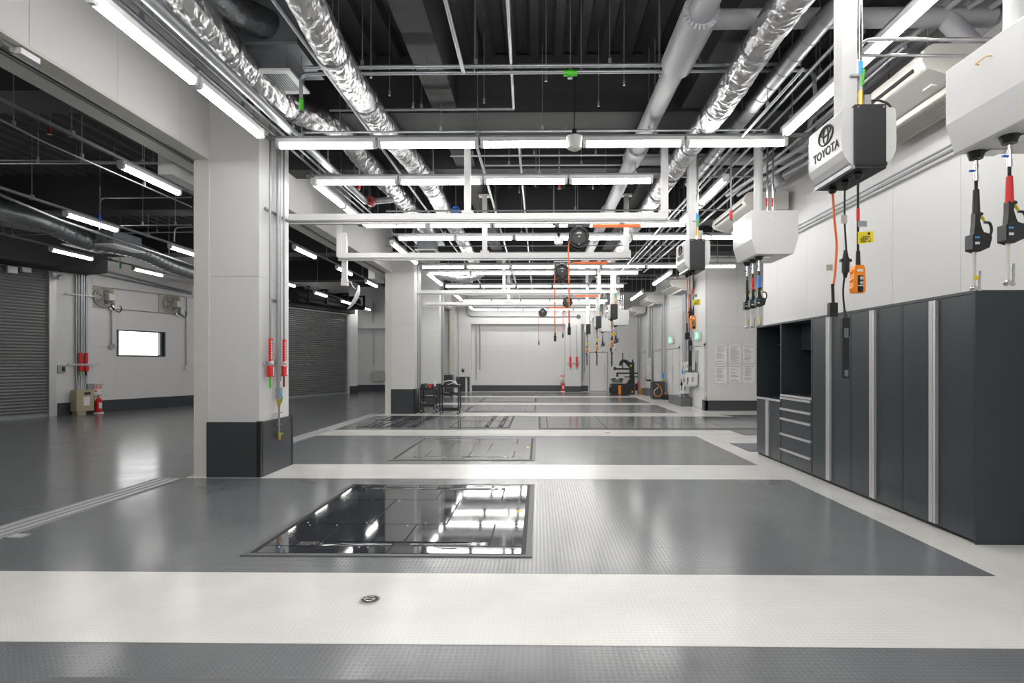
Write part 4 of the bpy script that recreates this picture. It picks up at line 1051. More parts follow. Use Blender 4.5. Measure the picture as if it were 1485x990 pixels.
def gun(x, y, sleeve, label, tagc=None):
    t = thing('oil_gun', label, 'oil gun', (x, y, 2.955), 0, 'metered oil guns hanging from the white cabinets')
    MB().cyl((0, 0, 0), (0, 0, -0.05), 0.055, 16, 0.04).build('hose_outlet', M['black'], t)
    MB().box(0.05, -0.06, -0.008, 0.17, 0.06, 0.0).build('hinge_plate', M['steel'], t)
    s = MB()
    for k, (a, b, r) in enumerate(((0.05, 0.09, 0.012), (0.09, 0.11, 0.016), (0.11, 0.15, 0.013), (0.15, 0.20, 0.017))): s.cyl((0, 0, -a), (0, 0, -b), r, 10)
    s.build('swivel_joint', M['steel'], t)
    MB().box(-0.045, -0.008, -0.135, 0.0, 0.008, -0.125).build('shutoff_lever', M['blue'], t)
    MB().cyl((0, 0, -0.20), (0, 0, -0.27), 0.010, 10).build('hose_end', M['rubber'], t)
    MB().cyl((0, 0, -0.26), (0.0, 0, -0.43), 0.018, 14, 0.024).build('hose_guard', M[sleeve], t)
    g = MB()
    g.prism([(-0.020, -0.42), (0.022, -0.42), (0.034, -0.425), (0.034, -0.44), (0.018, -0.445), (0.012, -0.48), (0.026, -0.53), (0.04, -0.56), (-0.030, -0.575), (-0.022, -0.50)], 'y', -0.02, 0.02)
    g.build('grip', M['black'], t, bevel=0.006)
    g = MB(); g.prism([(-0.050, -0.575), (0.010, -0.555), (0.075, -0.575), (0.082, -0.60), (0.065, -0.665), (0.0, -0.695), (-0.050, -0.68)], 'y', -0.035, 0.035)
    g.build('meter_body', M['satin_black'], t, bevel=0.008)
    MB().box(-0.042, -0.038, -0.66, 0.0, -0.035, -0.585).build('meter_display', M['satin_black'], t)
    MB().box(-0.036, -0.040, -0.602, -0.006, -0.038, -0.592).build('display_window', M['light_blue'], t)
    MB().box(-0.036, -0.040, -0.645, -0.006, -0.038, -0.628).build('display_key', M['paper'], t)
    MB().tube(curve_pts([(0.058, 0, -0.60), (0.095, 0, -0.575), (0.105, 0, -0.53), (0.09, 0, -0.49), (0.055, 0, -0.485)], 6), 0.009, 8).build('trigger_guard', M['black'], t)
    MB().tube([(0.015, 0, -0.44), (0.04, 0, -0.45), (0.055, 0, -0.475)], 0.009, 6).build('trigger', M['yellow'], t)
    MB().cyl((-0.012, 0, -0.69), (-0.018, 0, -0.93), 0.013, 10).build('spout_tube', M['cream'], t)
    MB().ball((-0.018, 0, -0.94), 0.022).cyl((-0.018, 0, -0.94), (0.03, 0, -0.95), 0.012, 8).cyl((0.02, 0, -0.96), (0.024, 0, -0.82), 0.010, 8).build('nozzle', M['steel'], t)
    MB().cyl((-0.012, -0.02, -0.87), (-0.012, -0.015, -0.87), 0.016, 12).build('tag_disc', M['yellow'], t) if tagc else None
    return t
lube_box(3.2, 'large angular white cabinet cut off by the top right edge', 'post of the cabinet at the top right edge')
lube_box(7.42, 'second angular white cabinet, above the open end of the dark cabinets', 'white post above the second angular cabinet')
lube_box(21.2, 'small distant angular white cabinet, right of the third cord box', 'distant post of the third angular cabinet')
lube_box(25.6, 'farthest angular white cabinet, partly behind the other distant one', 'distant post of the farthest angular cabinet')
G = [(3.02, 3.85, 'black', 'oil gun with black hose guard, left one of the near pair at right', 1), (3.02, 3.58, 'red', 'oil gun with red hose guard at the right edge', None),
     (3.02, 8.03, 'black', 'oil gun with black guard, leftmost of the three under the second cabinet', 1), (3.02, 7.82, 'red', 'oil gun with red guard, middle one of the three under the second cabinet', None), (3.02, 7.60, 'blue', 'oil gun with blue guard, right one of the three under the second cabinet', 1),
     (3.02, 21.8, 'red', 'tiny oil gun with red guard under the distant cabinet', None), (3.02, 21.5, 'blue', 'tiny oil gun with blue guard under the distant cabinet', 1), (3.02, 26.2, 'red', 'farthest oil gun with red guard', None), (3.02, 25.9, 'blue', 'farthest oil gun with blue guard', None)]
for g in G: gun(*g)

# ================================================================ AIR CONDITIONER UNITS
def ac(y0, x0, zt, label):
    t = thing('ceiling_air_unit', label, 'air conditioner', (x0+0.36, y0+0.8, zt-0.27), 0, 'cream ceiling air units along the right side')
    # cross-section in x,z : rounded discharge lip towards the room
    pr = [(-0.36, 0.14), (-0.33, 0.235), (-0.27, 0.27), (0.36, 0.27), (0.36, 0.0), (-0.10, 0.0), (-0.32, 0.07)]
    MB().prism(pr, 'y', -0.78, 0.78).build('unit_body', M['cream'], t, bevel=0.02)
    MB().prism([(-0.365, 0.13), (-0.335, 0.24), (-0.27, 0.278), (0.365, 0.275), (0.365, -0.005), (-0.10, -0.006), (-0.33, 0.063)], 'y', -0.84, -0.78).build('end_cheek', M['cream'], t, bevel=0.02)
    MB().prism([(-0.365, 0.13), (-0.335, 0.24), (-0.27, 0.278), (0.365, 0.275), (0.365, -0.005), (-0.10, -0.006), (-0.33, 0.063)], 'y', 0.78, 0.84).build('end_cheek', M['cream'], t, bevel=0.02)
    MB().box(-0.355, -0.7, 0.10, -0.345, 0.7, 0.13).build('air_slot', M['rubber'], t)
    MB().box(-0.02, -0.76, -0.07, 0.34, 0.76, 0.0).build('intake_panel', M['cream'], t, bevel=0.015)
    g = MB()
    for k in range(9): g.box(0.03+k*0.033, -0.68, -0.076, 0.045+k*0.033, 0.68, -0.07)
    g.build('intake_grille', M['cream_dark'], t)['kind'] = 'stuff'
    MB().box(-0.16, -0.66, -0.001, -0.10, -0.55, 0.012).build('warning_label', M['paper'], t)
    for y in (-0.6, 0.6):
        for x in (-0.15, 0.25):
            MB().cyl((x, y, 0.27), (x, y, DECK-zt+0.27), 0.007, 6).build('hanger_rod', M['galv'], t)
    MB().cyl((0.1, -0.9, -0.1), (0.1, -0.9, -0.22), 0.012, 8).build('drain_stub', M['light_blue'], t) if y0 > 11 else None
    return t
ac(4.94, 3.38, 4.30, 'cream ceiling air unit nearest the camera, behind the first cord box')
ac(9.15, 3.38, 4.30, 'cream ceiling air unit behind the second white cabinet')
ac(18.7, 4.5, 4.30, 'cream ceiling air unit third from the camera, over the grey doors')
ac(23.0, 4.5, 4.30, 'cream ceiling air unit, fourth from the camera')
ac(27.0, 4.5, 4.25, 'farthest cream ceiling air unit near the back wall')

# ================================================================ CABINET ROW
def tall_cab(y0, y1, label):
    t = thing('tall_cabinet', label, 'cabinet', (3.9, (y0+y1)/2, 0), 0, 'tall charcoal storage cabinets')
    h = (y1-y0)/2; fx = -0.30
    MB().box(-0.285, -h+0.002, 0.03, 0.30, h-0.002, 2.10).build('carcass', M['cab'], t)
    MB().box(-0.27, -h+0.01, 0.0, 0.29, h-0.01, 0.03).build('plinth', M['rubber'], t)
    MB().box(fx-0.002, -h+0.002, 2.075, -0.28, h-0.002, 2.10).build('top_rail', M['cab'], t)
    MB().box(fx-0.002, -h+0.002, 0.03, -0.28, -h+0.022, 2.075).build('side_stile', M['cab'], t)
    MB().box(fx-0.002, h-0.022, 0.03, -0.28, h-0.002, 2.075).build('side_stile', M['cab'], t)
    for s in (-1, 1):
        a, b = (-h+0.026, -0.003) if s < 0 else (0.003, h-0.026)
        d = MB().box(fx-0.0, a, 0.035, -0.283, b, 2.07).build('door', M['cab'], t)
        ya, yb = (-0.042, -0.004) if s < 0 else (0.004, 0.042)
        MB().box(fx-0.024, ya, 0.05, fx, yb, 2.065).box(fx-0.028, ya+(0.0 if s < 0 else 0.028), 0.05, fx-0.022, yb-(0.028 if s < 0 else 0.0), 2.065).build('strip_handle', M['alu'], d)
    return t
tall_cab(4.60, 5.52, 'tall charcoal double door cabinet nearest the camera, beside its blank side panel')
tall_cab(5.52, 6.42, 'tall charcoal double door cabinet, middle one of the three')
tall_cab(6.42, 7.32, 'tall charcoal double door cabinet next to the drawer unit')
MB_ = MB().box(3.598, 4.594, 0.0, 4.2, 4.60, 2.10)
o = MB_.build('cabinet_side_panel', M['cab'], None); tag(o, 'broad charcoal end panel closing the cabinet row at right', 'panel')
def hutch_unit(y0, y1, zc, label, drawers):
    t = thing('drawer_cabinet' if drawers else 'base_cabinet', label, 'cabinet', (3.9, (y0+y1)/2, 0))
    h = (y1-y0)/2; fx = -0.30
    MB().box(-0.285, -h, 0.03, 0.30, h, zc-0.03).build('carcass', M['cab'], t)
    MB().box(-0.27, -h+0.01, 0.0, 0.29, h-0.01, 0.03).build('plinth', M['rubber'], t)
    MB().box(fx, -h, zc-0.03, 0.30, h, zc).build('worktop', M['cab'], t)
    MB().box(fx-0.012, -h, zc-0.03, fx, h, zc).build('worktop_edge', M['alu'], t)
    for s in (-1, 1):
        a = -h if s < 0 else h-0.02
        MB().box(fx, a, zc, 0.30, a+0.02, 2.08).build('hutch_side', M['cab'], t)
    MB().box(fx, -h, 2.075, 0.30, h, 2.10).build('hutch_top', M['cab'], t)
    MB().box(0.27, -h, zc, 0.30, h, 2.08).build('hutch_back', M['cab_in'], t)
    if drawers:
        MB().box(0.0, -h+0.02, 1.69, 0.27, h-0.02, 2.075).build('wall_box', M['cab'], t)
        zs = [zc-0.035, 0.845, 0.70, 0.475, 0.25, 0.04]
        for i in range(5):
            d = MB().box(fx, -h+0.015, zs[i+1]+0.003, -0.283, h-0.015, zs[i]-0.003).build('drawer', M['cab'], t)
            MB().box(fx-0.022, -h+0.015, zs[i]-0.036, fx, h-0.015, zs[i]-0.006).box(fx-0.028, -h+0.015, zs[i]-0.012, fx-0.02, h-0.015, zs[i]-0.006).build('strip_handle', M['alu'], d)
    else:
        MB().box(0.0, -h+0.02, 1.78, 0.27, h-0.02, 1.80).build('hutch_shelf', M['cab'], t)
        for s in (-1, 1):
            a, b = (-h+0.01, -0.003) if s < 0 else (0.003, h-0.01)
            d = MB().box(fx, a, 0.035, -0.283, b, zc-0.035).build('door', M['cab'], t)
            ya, yb = (-0.042, -0.004) if s < 0 else (0.004, 0.042)
            MB().box(fx-0.024, ya, 0.05, fx, yb, zc-0.04).build('strip_handle', M['alu'], d)
hutch_unit(7.32, 8.25, 1.04, 'charcoal cabinet with five drawers and open hutch above', True)
hutch_unit(8.25, 9.16, 0.95, 'low double door cabinet with black open hutch, at the far end of the row', False)
# ================================================================ COLUMN PIPEWORK
def column_pipes(y0, which, valves):
    X = -3.60
    zt = DECK
    ys = (y0+0.17, y0+0.40, y0+0.46, y0+0.57)
    for i, y in enumerate(ys):
        zb = (1.52, 0.95, 1.25, 1.52)[i] if valves else (0.5, 0.05, 0.4, 0.5)[i]
        pipe('column_conduit', 'vertical galvanised conduit on the side of the %s, %s from the front' % (which, ORD[i]), [(X, y, zt), (X, y, zb)], (0.016, 0.024, 0.016, 0.016)[i], cat='conduit')
    if not valves: return
    for i, (y, m_) in enumerate(((y0+0.17, 'green'), (y0+0.57, 'dark_red'))):
        t = thing('hose_valve', 'red tagged valve with %s stub on the near column, %s one' % ('green' if i == 0 else 'dark red', 'front' if i == 0 else 'rear'), 'valve', (X, y, 1.50))
        MB().box(-0.005, -0.035, 0.02, 0.022, 0.035, 0.33).build('red_label', M['red'], t)
        for k in range(7):
            MB().box(0.022, -0.014, 0.05+k*0.037, 0.0235, 0.014, 0.075+k*0.037).build('label_mark', M['paper'], t)
        MB().box(-0.02, -0.055, -0.19, 0.03, 0.055, -0.04).build('red_cover', M['red'], t, bevel=0.012)
        MB().box(0.030, 0.02, -0.17, 0.032, 0.045, -0.06).build('cover_print', M['paper'], t)
        MB().cyl((0, 0, -0.19), (0, 0, -0.34), 0.014, 8).build('pipe_stub', M[m_], t)
        MB().ball((0.02, 0, 0.0), 0.032).build('pipe_nut', M['white'], t)
    t = thing('pipe_support_bar', 'perforated steel bar holding the column pipes', 'bar', (X-0.03, y0+0.5, 1.50))
    MB().box(-0.015, -0.42, -0.03, 0.0, 0.20, 0.03).build('bar_strip', M['alu'], t)
    h = MB()
    for k in range(7): h.cyl((0.001, -0.38+k*0.06, 0), (0.003, -0.38+k*0.06, 0), 0.012, 8)
    h.build('bar_hole', M['galv_dark'], t)['kind'] = 'stuff'
    t = thing('air_tap', 'air tap with blue band and brass valves low on the near column', 'tap', (X+0.01, y0+0.40, 1.0))
    MB().box(-0.03, -0.04, 0.0, 0.03, 0.04, 0.16).build('tap_body', M['galv'], t)
    MB().box(0.0, -0.02, 0.04, 0.034, 0.02, 0.12).build('blue_band', M['light_blue'], t)
    MB().cyl((0, 0, -0.10), (0, 0, 0.0), 0.022, 10, 0.03).build('brass_union', M['brass'], t)
    MB().cyl((0.01, 0.04, -0.06), (0.02, 0.07, 0.03), 0.009, 6).build('green_lever', M['green'], t)
    MB().cyl((0, 0, -0.46), (0, 0, -0.08), 0.014, 8).build('lower_pipe', M['galv'], t)
    MB().cyl((0, 0, -0.56), (0, 0, -0.46), 0.022, 10).build('brass_end', M['brass'], t)
    MB().box(0.0, 0.02, -0.50, 0.012, 0.10, -0.475).build('green_lever', M['green'], t)
    for z in (-0.2, -0.36): MB().box(-0.03, -0.09, z, 0.01, 0.09, z+0.012).build('pipe_clamp', M['steel'], t)
    for i, z in enumerate((3.55, 2.35)):
        q = thing('pipe_bracket', 'small steel bracket tying the column pipes, %s one' % ('upper' if i == 0 else 'lower'), 'bracket', (X, y0+0.42, z))
        MB().box(-0.06, -0.3 if i == 0 else -0.12, 0, -0.03, 0.4 if i == 0 else 0.14, 0.025).build('bracket_bar', M['galv'], q)
column_pipes(7.18, 'nearest column', True)
column_pipes(16.2, 'second column', False)
column_pipes(20.3, 'third column', False)
t = thing('pipe_plinth', 'small grey block at the foot of the second column pipes', 'plinth', (-3.56, 16.75, 0))
MB().box(-0.09, -0.2, 0, 0.10, 0.2, 0.30).build('block', M['grey_base'], t)

# back pilaster valves, hall valves
def red_valves(fn, name_where, s=1.0, cols=('green', 'blue'), top=2.2):
    pass
for i, (px, m_) in enumerate(((827, 'green'), (836.5, 'blue'))):
    p = at(px, 526.5, Y=YB-0.30)
    t = thing('hose_valve', 'small red tagged valve on the far white pilaster, %s one' % ('left' if i == 0 else 'right'), 'valve', p)
    MB().cyl((0, 0, 0.3), (0, 0, 1.95), 0.012, 6).build('feed_pipe', M['galv'], t)
    MB().box(-0.05, -0.03, 0.0, 0.05, 0.03, 0.33).build('red_label', M['red'], t)
    MB().box(-0.05, -0.04, -0.2, 0.06, 0.04, -0.03).build('red_cover', M['red'], t)
    MB().cyl((0, 0, -0.32), (0, 0, -0.2), 0.02, 6).build('pipe_stub', M[m_], t)
p = at(831.5, 527, Y=YB-0.27)
t = thing('pipe_support_bar', 'steel bar behind the two valves on the far pilaster', 'bar', p)
MB().box(-0.33, -0.02, -0.03, 0.33, 0.0, 0.03).build('bar_strip', M['galv'], t)
def extinguisher(loc, label, rz=0, s=1.0):
    t = thing('fire_extinguisher', label, 'fire extinguisher', loc, rz)
    MB().cyl((0, 0, 0), (0, 0, 0.03), 0.13, 20).build('white_stand', M['paper'], t)
    c = MB(); c.cyl((0, 0, 0.03), (0, 0, 0.40), 0.08, 20).cyl((0, 0, 0.40), (0, 0, 0.47), 0.08, 20, 0.03); c.build('cylinder', M['red'], t)
    MB().box(-0.035, -0.083, 0.15, 0.045, -0.07, 0.32).build('instruction_label', M['paper'], t)
    MB().cyl((0, 0, 0.47), (0, 0, 0.52), 0.025, 10).box(-0.02, -0.09, 0.52, 0.02, 0.02, 0.54).build('valve_handle', M['brass'], t)
    MB().tube(curve_pts([(-0.02, 0, 0.50), (-0.11, 0, 0.49), (-0.12, 0, 0.35), (-0.10, 0, 0.2)], 5), 0.012, 6).build('hose', M['black'], t)
def ext_sign(loc, label, rz=0):
    t = thing('extinguisher_sign', label, 'sign', loc, rz)
    MB().box(-0.15, -0.01, -0.13, 0.15, 0.0, 0.13).build('sign_plate', M['paper'], t)
    MB().box(-0.15, -0.012, 0.03, 0.15, -0.009, 0.13).build('red_field', M['red'], t)
    text_mesh('sign_lettering', '\u6d88\u706b\u5668', 0.085, M['paper'], t, Matrix.Translation((0, -0.013, 0.08)) @ Matrix.Rotation(pi/2, 4, 'X'))
    MB().box(-0.03, -0.012, -0.06, 0.03, -0.009, 0.0).build('sign_pictogram', M['red'], t)
p = at(816.5, 567, Y=YB+0.1)
extinguisher((p.x, YB+0.1, 0), 'red fire extinguisher at the back wall left of the pilaster')
p = at(817, 547, Y=YB+0.40)
ext_sign(p, 'small red and white fire extinguisher sign on the back wall')

# ---------------------------------------------------------------- hall wall furniture
def hall_pt(px, py, n=0.0):
    p = at(px, py, plane=(P0+NRM*n, NRM)); return p
HR = math.atan2(U.y, U.x)      # local +X along the wall, local -Y into the hall
def hthing(name, label, cat, px, py, n=0.0, floor=False, grp=None):
    p = hall_pt(px, py, n)
    if floor: p.z = 0
    return thing(name, label, cat, p, HR, grp)
for i, (px, py, r) in enumerate(((149, 431, 0.28), (248, 441, 0.28))):
    t = hthing('wall_fan', 'round wall fan in square frame above the hall window, %s one' % ('left' if i == 0 else 'right'), 'fan', px, py, -0.10, grp='round exhaust fans on the hall wall')
    f = MB(); 
    MB().box(-0.42, -0.02, -0.34, 0.30, 0.02, 0.34).build('fan_plate', M['cream_dark'], t)
    f.torus((0, -0.08, 0), (0, 1, 0), r, 0.025, 28, 6).torus((0, -0.14, 0), (0, 1, 0), r*0.8, 0.015, 28, 6); f.build('fan_ring', M['cream_dark'], t)
    b = MB()
    for k in range(5):
        a = k*2*pi/5
        b.prism([(0.05*cos(a), 0.05*sin(a)), (r*0.9*cos(a-0.25), r*0.9*sin(a-0.25)), (r*0.9*cos(a+0.3), r*0.9*sin(a+0.3))], 'y', -0.06, -0.05)
    b.build('fan_blade', M['galv_dark'], t)
    MB().box(0.0, -0.30, -0.11, 0.20, -0.06, 0.11).build('fan_motor', M['cream'], t, bevel=0.03)
    MB().box(0.28, -0.10, -0.32, 0.42, -0.02, -0.12).build('fan_switch', M['white'], t)
    MB().tube(curve_pts([(0.18, -0.15, -0.1), (0.2, -0.12, -0.28), (0.4, -0.1, -0.42), (0.5, -0.08, -0.3), (0.42, -0.06, -0.18)], 5), 0.014, 6).build('fan_cable', M['black'], t)
pipe('conduit', 'conduit drop with round box left of the hall window', [hall_pt(162, 446, -0.08), hall_pt(162, 502, -0.08)], 0.022)
for (px, py, w_) in ((162, 446, 'top of the left drop'), (162, 502, 'foot of the left drop'), (257, 455, 'under the right fan')):
    t = hthing('junction_box', 'round pale junction box at the %s on the hall wall' % w_, 'box', px, py, -0.06)
    MB().cyl((0, -0.05, 0), (0, 0.0, 0), 0.085, 16).build('box_lid', M['steel'], t)
pipe('conduit', 'long thin conduit between the two hall fans', [hall_pt(162, 447, -0.09), hall_pt(271, 457, -0.09), hall_pt(271, 432, -0.09)], 0.014)
pipe('conduit', 'conduit drop with small box right of the hall window', [hall_pt(270, 458, -0.09), hall_pt(270, 530, -0.09)], 0.02)
t = hthing('switch_box', 'small white box at the foot of the right conduit drop', 'box', 270, 533, -0.10)
MB().box(-0.07, -0.05, -0.08, 0.07, 0.0, 0.08).build('box_case', M['white'], t)
for i, px in enumerate((110.5, 114, 118, 121.5, 125)):
    top = (399, 398, 388, 392, 400)[i]
    a = hall_pt(px, top, 0.05); b = hall_pt(px, 548, 0.05); c = hall_pt(113+i*2.2, 570, 0.10)
    q = hall_pt(px-4, top-5, 0.05) if i < 2 else hall_pt(px+6, top-5, 0.05)
    q2 = hall_pt(px-22, top-6, 0.05) if i < 2 else hall_pt(278, 418+i*2, 0.05)
    pts = [q2, q, a, b, c] if i not in (2,) else [hall_pt(118, 360, 0.05), a, b, c]
    pipe('conduit', 'vertical conduit above the beige box in the side hall, %s from the left' % ORD[i], pts, 0.03 if i != 2 else 0.04, r_b=0.25)
t = hthing('pipe_support_bar', 'steel bar across the conduits of the side hall', 'bar', 121, 528, 0.06)
MB().box(-0.4, -0.03, -0.03, 0.4, 0, 0.03).build('bar_strip', M['alu'], t)
t = hthing('pipe_support_bar', 'upper thin steel bar across the hall conduits', 'bar', 120, 428, 0.06)
MB().box(-0.45, -0.03, -0.02, 0.45, 0, 0.02).build('bar_strip', M['galv'], t)
for i, (px, m_) in enumerate(((116.5, 'green'), (125, 'rubber'))):
    t = hthing('hose_valve', 'red tagged valve on the hall conduits, %s one' % ('left' if i == 0 else 'right'), 'valve', px, 528, 0.16)
    MB().box(-0.035, -0.03, 0.02, 0.035, 0.03, 0.33).build('red_label', M['red'], t)
    MB().box(-0.035, -0.05, -0.2, 0.045, 0.04, -0.05).build('red_cover', M['red'], t)
    MB().cyl((0, 0, -0.33), (0, 0, -0.2), 0.02, 6).build('pipe_stub', M[m_], t)
t = hthing('control_cabinet', 'beige steel cabinet on the floor of the side hall', 'cabinet', 121, 600, 0.22, floor=True)
MB().box(-0.26, -0.14, 0.10, 0.20, 0.14, 0.72).build('cabinet_body', M['beige'], t, bevel=0.01)
MB().box(-0.22, -0.12, 0.0, 0.0, 0.12, 0.10).build('cabinet_foot', M['beige'], t)
MB().box(-0.24, -0.150, 0.12, 0.18, -0.14, 0.70).build('cabinet_door', M['beige'], t)
MB().box(-0.08, -0.156, 0.26, 0.08, -0.150, 0.52).build('instruction_sheet', M['paper'], t)
MB().box(-0.06, -0.158, 0.58, 0.10, -0.150, 0.65).build('door_handle', M['black'], t)
g_ = hall_pt(143, 597, 0.2); g_.z = 0
extinguisher(g_, 'red fire extinguisher beside the beige cabinet in the side hall', HR)
ext_sign(hall_pt(138.5, 565, 0.05), 'fire extinguisher sign above the hall extinguisher', HR)
t = hthing('wall_hook_box', 'thin grey box and hook left of the hall extinguisher sign', 'box', 131, 563, 0.03)
MB().box(-0.10, -0.04, -0.14, 0.08, 0, 0.14).box(0.08, -0.10, 0.10, 0.30, -0.08, 0.12).build('box_case', M['galv'], t)
t = hthing('intercom', 'small dark intercom on the hall wall right of the shutter', 'intercom', 89, 535, 0.01)
MB().box(-0.10, -0.03, -0.11, 0.10, 0, 0.11).build('intercom_case', M['galv'], t)
MB().box(0.0, -0.035, -0.06, 0.07, -0.03, 0.06).build('intercom_screen', M['black'], t)
t = hthing('camera_dome', 'small white camera at the top of the left shutter jamb', 'camera', 84, 401, 0.06)
MB().cyl((0, 0.0, 0), (0, -0.18, -0.05), 0.07, 14).box(-0.15, -0.06, -0.03, 0.0, 0.0, 0.1).build('camera_body', M['white'], t)
t = hthing('door_closer_box', 'two small white boxes under the housing of the left shutter', 'box', 26, 392, 0.05)
MB().box(-0.25, -0.1, -0.1, -0.05, 0, 0.08).box(0.05, -0.1, -0.03, 0.25, 0, 0.1).build('box_case', M['white'], t)
# hall back wall
p = at(549, 545, Y=YB+0.35)
t = thing('wall_box', 'small cream box on the hall back wall beside the second column jamb', 'box', p)
MB().box(-0.28, -0.1, -0.28, 0.28, 0.14, 0.28).build('box_case', M['cream_dark'], t, bevel=0.02)
pipe('conduit', 'thin conduit on the hall back wall', [at(541, 437, Y=YB-0.05), at(541, 468, Y=YB-0.05)], 0.03)
pipe('conduit', 'lower thin conduit on the hall back wall', [at(542.5, 470, Y=YB+0.45), at(542.5, 530, Y=YB+0.45)], 0.025)

# ================================================================ BACK WALL FURNITURE
def door_on(name, label, wall, a, b, top, win=None, handle=1, leaf2=False):
    """wall 'y' (back wall, a..b are X) or 'x' (right wall, a..b are Y)"""
    pass
p0, p1 = at(853, 526, Y=YB+0.5), at(882, 526, Y=YB+0.5)
w = p1.x-p0.x
t = struct('door_1', MB().box(p0.x, YB+0.46, 0, p1.x, YB+0.5, 2.12), M['jamb'])
MB().box(p0.x+0.05, YB+0.45, 0.0, p1.x-0.05, YB+0.459, 2.07).build('door_gap', M['rubber'], t)
l = MB().box(p0.x+0.075, YB+0.44, 0.02, p1.x-0.075, YB+0.448, 2.04).build('door_leaf', M['white'], t)
MB().box(p1.x-0.22, YB+0.40, 0.75, p1.x-0.16, YB+0.44, 1.4).build('door_handle', M['alu'], l)
def rdoor(n, px0, px1, leafs=1, window=False, handle='far', wallx=5.3):
    ya, yb = at(px1, 526, X=wallx).y, at(px0, 526, X=wallx).y
    t = struct('door_%d' % n, MB().box(wallx-0.035, ya, 0, wallx, ya+0.07, 2.12).box(wallx-0.035, yb-0.07, 0, wallx, yb, 2.12).box(wallx-0.035, ya, 2.05, wallx, yb, 2.12), M['jamb'])
    MB().box(wallx-0.006, ya+0.06, 0.0, wallx-0.0005, yb-0.06, 2.06).build('door_gap', M['rubber'], t)
    k = (yb-ya-0.14)/leafs
    for i in range(leafs):
        a = ya+0.07+k*i; x = wallx-0.012-0.008*i
        l = MB().box(x, a+0.015, 0.01, wallx-0.007, a+k-0.015, 2.035).build('door_leaf', M['white'], t)
        if window: MB().box(x-0.006, a+k*0.55, 1.10, x, a+k*0.85, 1.92).build('door_pane', M['glass'], l)
        hy = a+k-0.12 if handle == 'far' else a+0.10
        MB().box(x-0.05, hy, 0.7, x, hy+0.04, 1.35).build('door_handle', M['alu'], l)
rdoor(2, 1006, 1023, window=True)
rdoor(3, 967, 986, leafs=2)
rdoor(4, 948.5, 957.5)
rdoor(5, 930.5, 937)
def exit_sign(px, py, X, label):
    p = at(px, py, X=X)
    t = thing('exit_sign', label, 'sign', p)
    MB().box(-0.03, -0.16, -0.13, 0.06, 0.16, 0.13).build('sign_case', M['white'], t)
    MB().box(-0.035, -0.15, -0.12, -0.03, 0.15, 0.12).build('sign_face', M['exit_white'], t)
    MB().box(-0.15, -0.165, -0.13, -0.03, -0.145, 0.13).build('sign_case', M['white'], t)
    # running figure and doorway as flat green print on the camera side face
    f = MB(); f.box(-0.04, -0.168, -0.11, -0.045, -0.165, 0.11)
    f.box(-0.135, -0.168, -0.11, -0.045, -0.165, 0.11)
    g = f.build('sign_face', M['exit'], t)
    h = MB(); h.cyl((-0.085, -0.17, 0.07), (-0.085, -0.168, 0.07), 0.015, 10); h.prism([(-0.10, 0.045), (-0.075, 0.045), (-0.068, 0.0), (-0.05, -0.06), (-0.065, -0.065), (-0.085, -0.015), (-0.11, -0.07), (-0.125, -0.06), (-0.10, 0.0)], 'y', -0.17, -0.168)
    h.build('running_figure', M['exit_white'], t)
exit_sign(1012, 487, 5.22, 'green exit sign above the windowed door at right')
exit_sign(973.5, 493, 5.22, 'smaller green exit sign farther along, above the double door')
# far right wall: columns of pipes and box clusters
def trunk(px, X, label, r=0.04, z0=0.1, z1=4.2, m='galv'):
    p = at(px, 526, X=X)
    pipe('conduit', label, [(X, p.y, z1), (X, p.y, z0)], r, m)
for i, (px, r) in enumerate(((990.5, 0.02), (994, 0.045), (998, 0.03), (1001.5, 0.045), (960, 0.03), (963, 0.02), (965.5, 0.02), (942, 0.05), (945.5, 0.04), (927.5, 0.04), (925, 0.03))):
    trunk(px, 5.2, 'vertical conduit on the far right wall, %s listed from the windowed door' % ORD[i], r, 0.35 if i < 4 else 0.2)
ya, yb = at(1005, 526, X=5.3).y, at(985, 526, X=5.3).y
t = thing('equipment_plinth', 'grey plinth under the cluster of white boxes at the right wall', 'plinth', (5.12, (ya+yb)/2, 0))
MB().box(-0.22, -(yb-ya)/2, 0, 0.16, (yb-ya)/2, 0.30).build('plinth_block', M['grey_base'], t)
yc = (ya+yb)/2
cl = [((1002, 549), (0.42, 0.75), 'white', 'large pale switch box, right of the cluster'), ((992.5, 551), (0.42, 0.3), 'white', 'pale switch box left in the cluster'), ((996, 531), (0.30, 0.3), 'cream', 'small cream box on top of the cluster'), ((1001, 530), (0.3, 0.35), 'cream', 'second small cream box on top of the cluster'), ((993, 562), (0.40, 0.45), 'white', 'narrow pale box under the left switch box'), ((1001, 555), (0.25, 0.5), 'white', 'wide pale box below the large switch box'), ((989, 573), (0.35, 0.3), 'white', 'lowest pale box of the cluster')]
for (px, py), (h, wy), m_, lab in cl:
    p = at(px, py, X=5.12)
    t = thing('switch_box', lab + ' on the right wall', 'box', p)
    MB().box(-0.10, -wy/2, -h/2, 0.12, wy/2, h/2).build('box_case', M[m_], t, bevel=0.008)
    MB().box(-0.105, -wy*0.1, -h*0.25, -0.10, wy*0.1, h*0.1).build('box_switch', M['ink'], t)
    MB().box(-0.08, -wy/2-0.004, -h*0.2, -0.02, -wy/2, h*0.15).build('box_label', M['grey_ink'], t)
p = at(938.5, 568, X=5.1)
t = thing('equipment_plinth', 'small grey plinth farther along the right wall', 'plinth', (5.1, 25.6, 0))
MB().box(-0.2, -0.55, 0, 0.2, 0.55, 0.32).build('plinth_block', M['grey_base'], t)
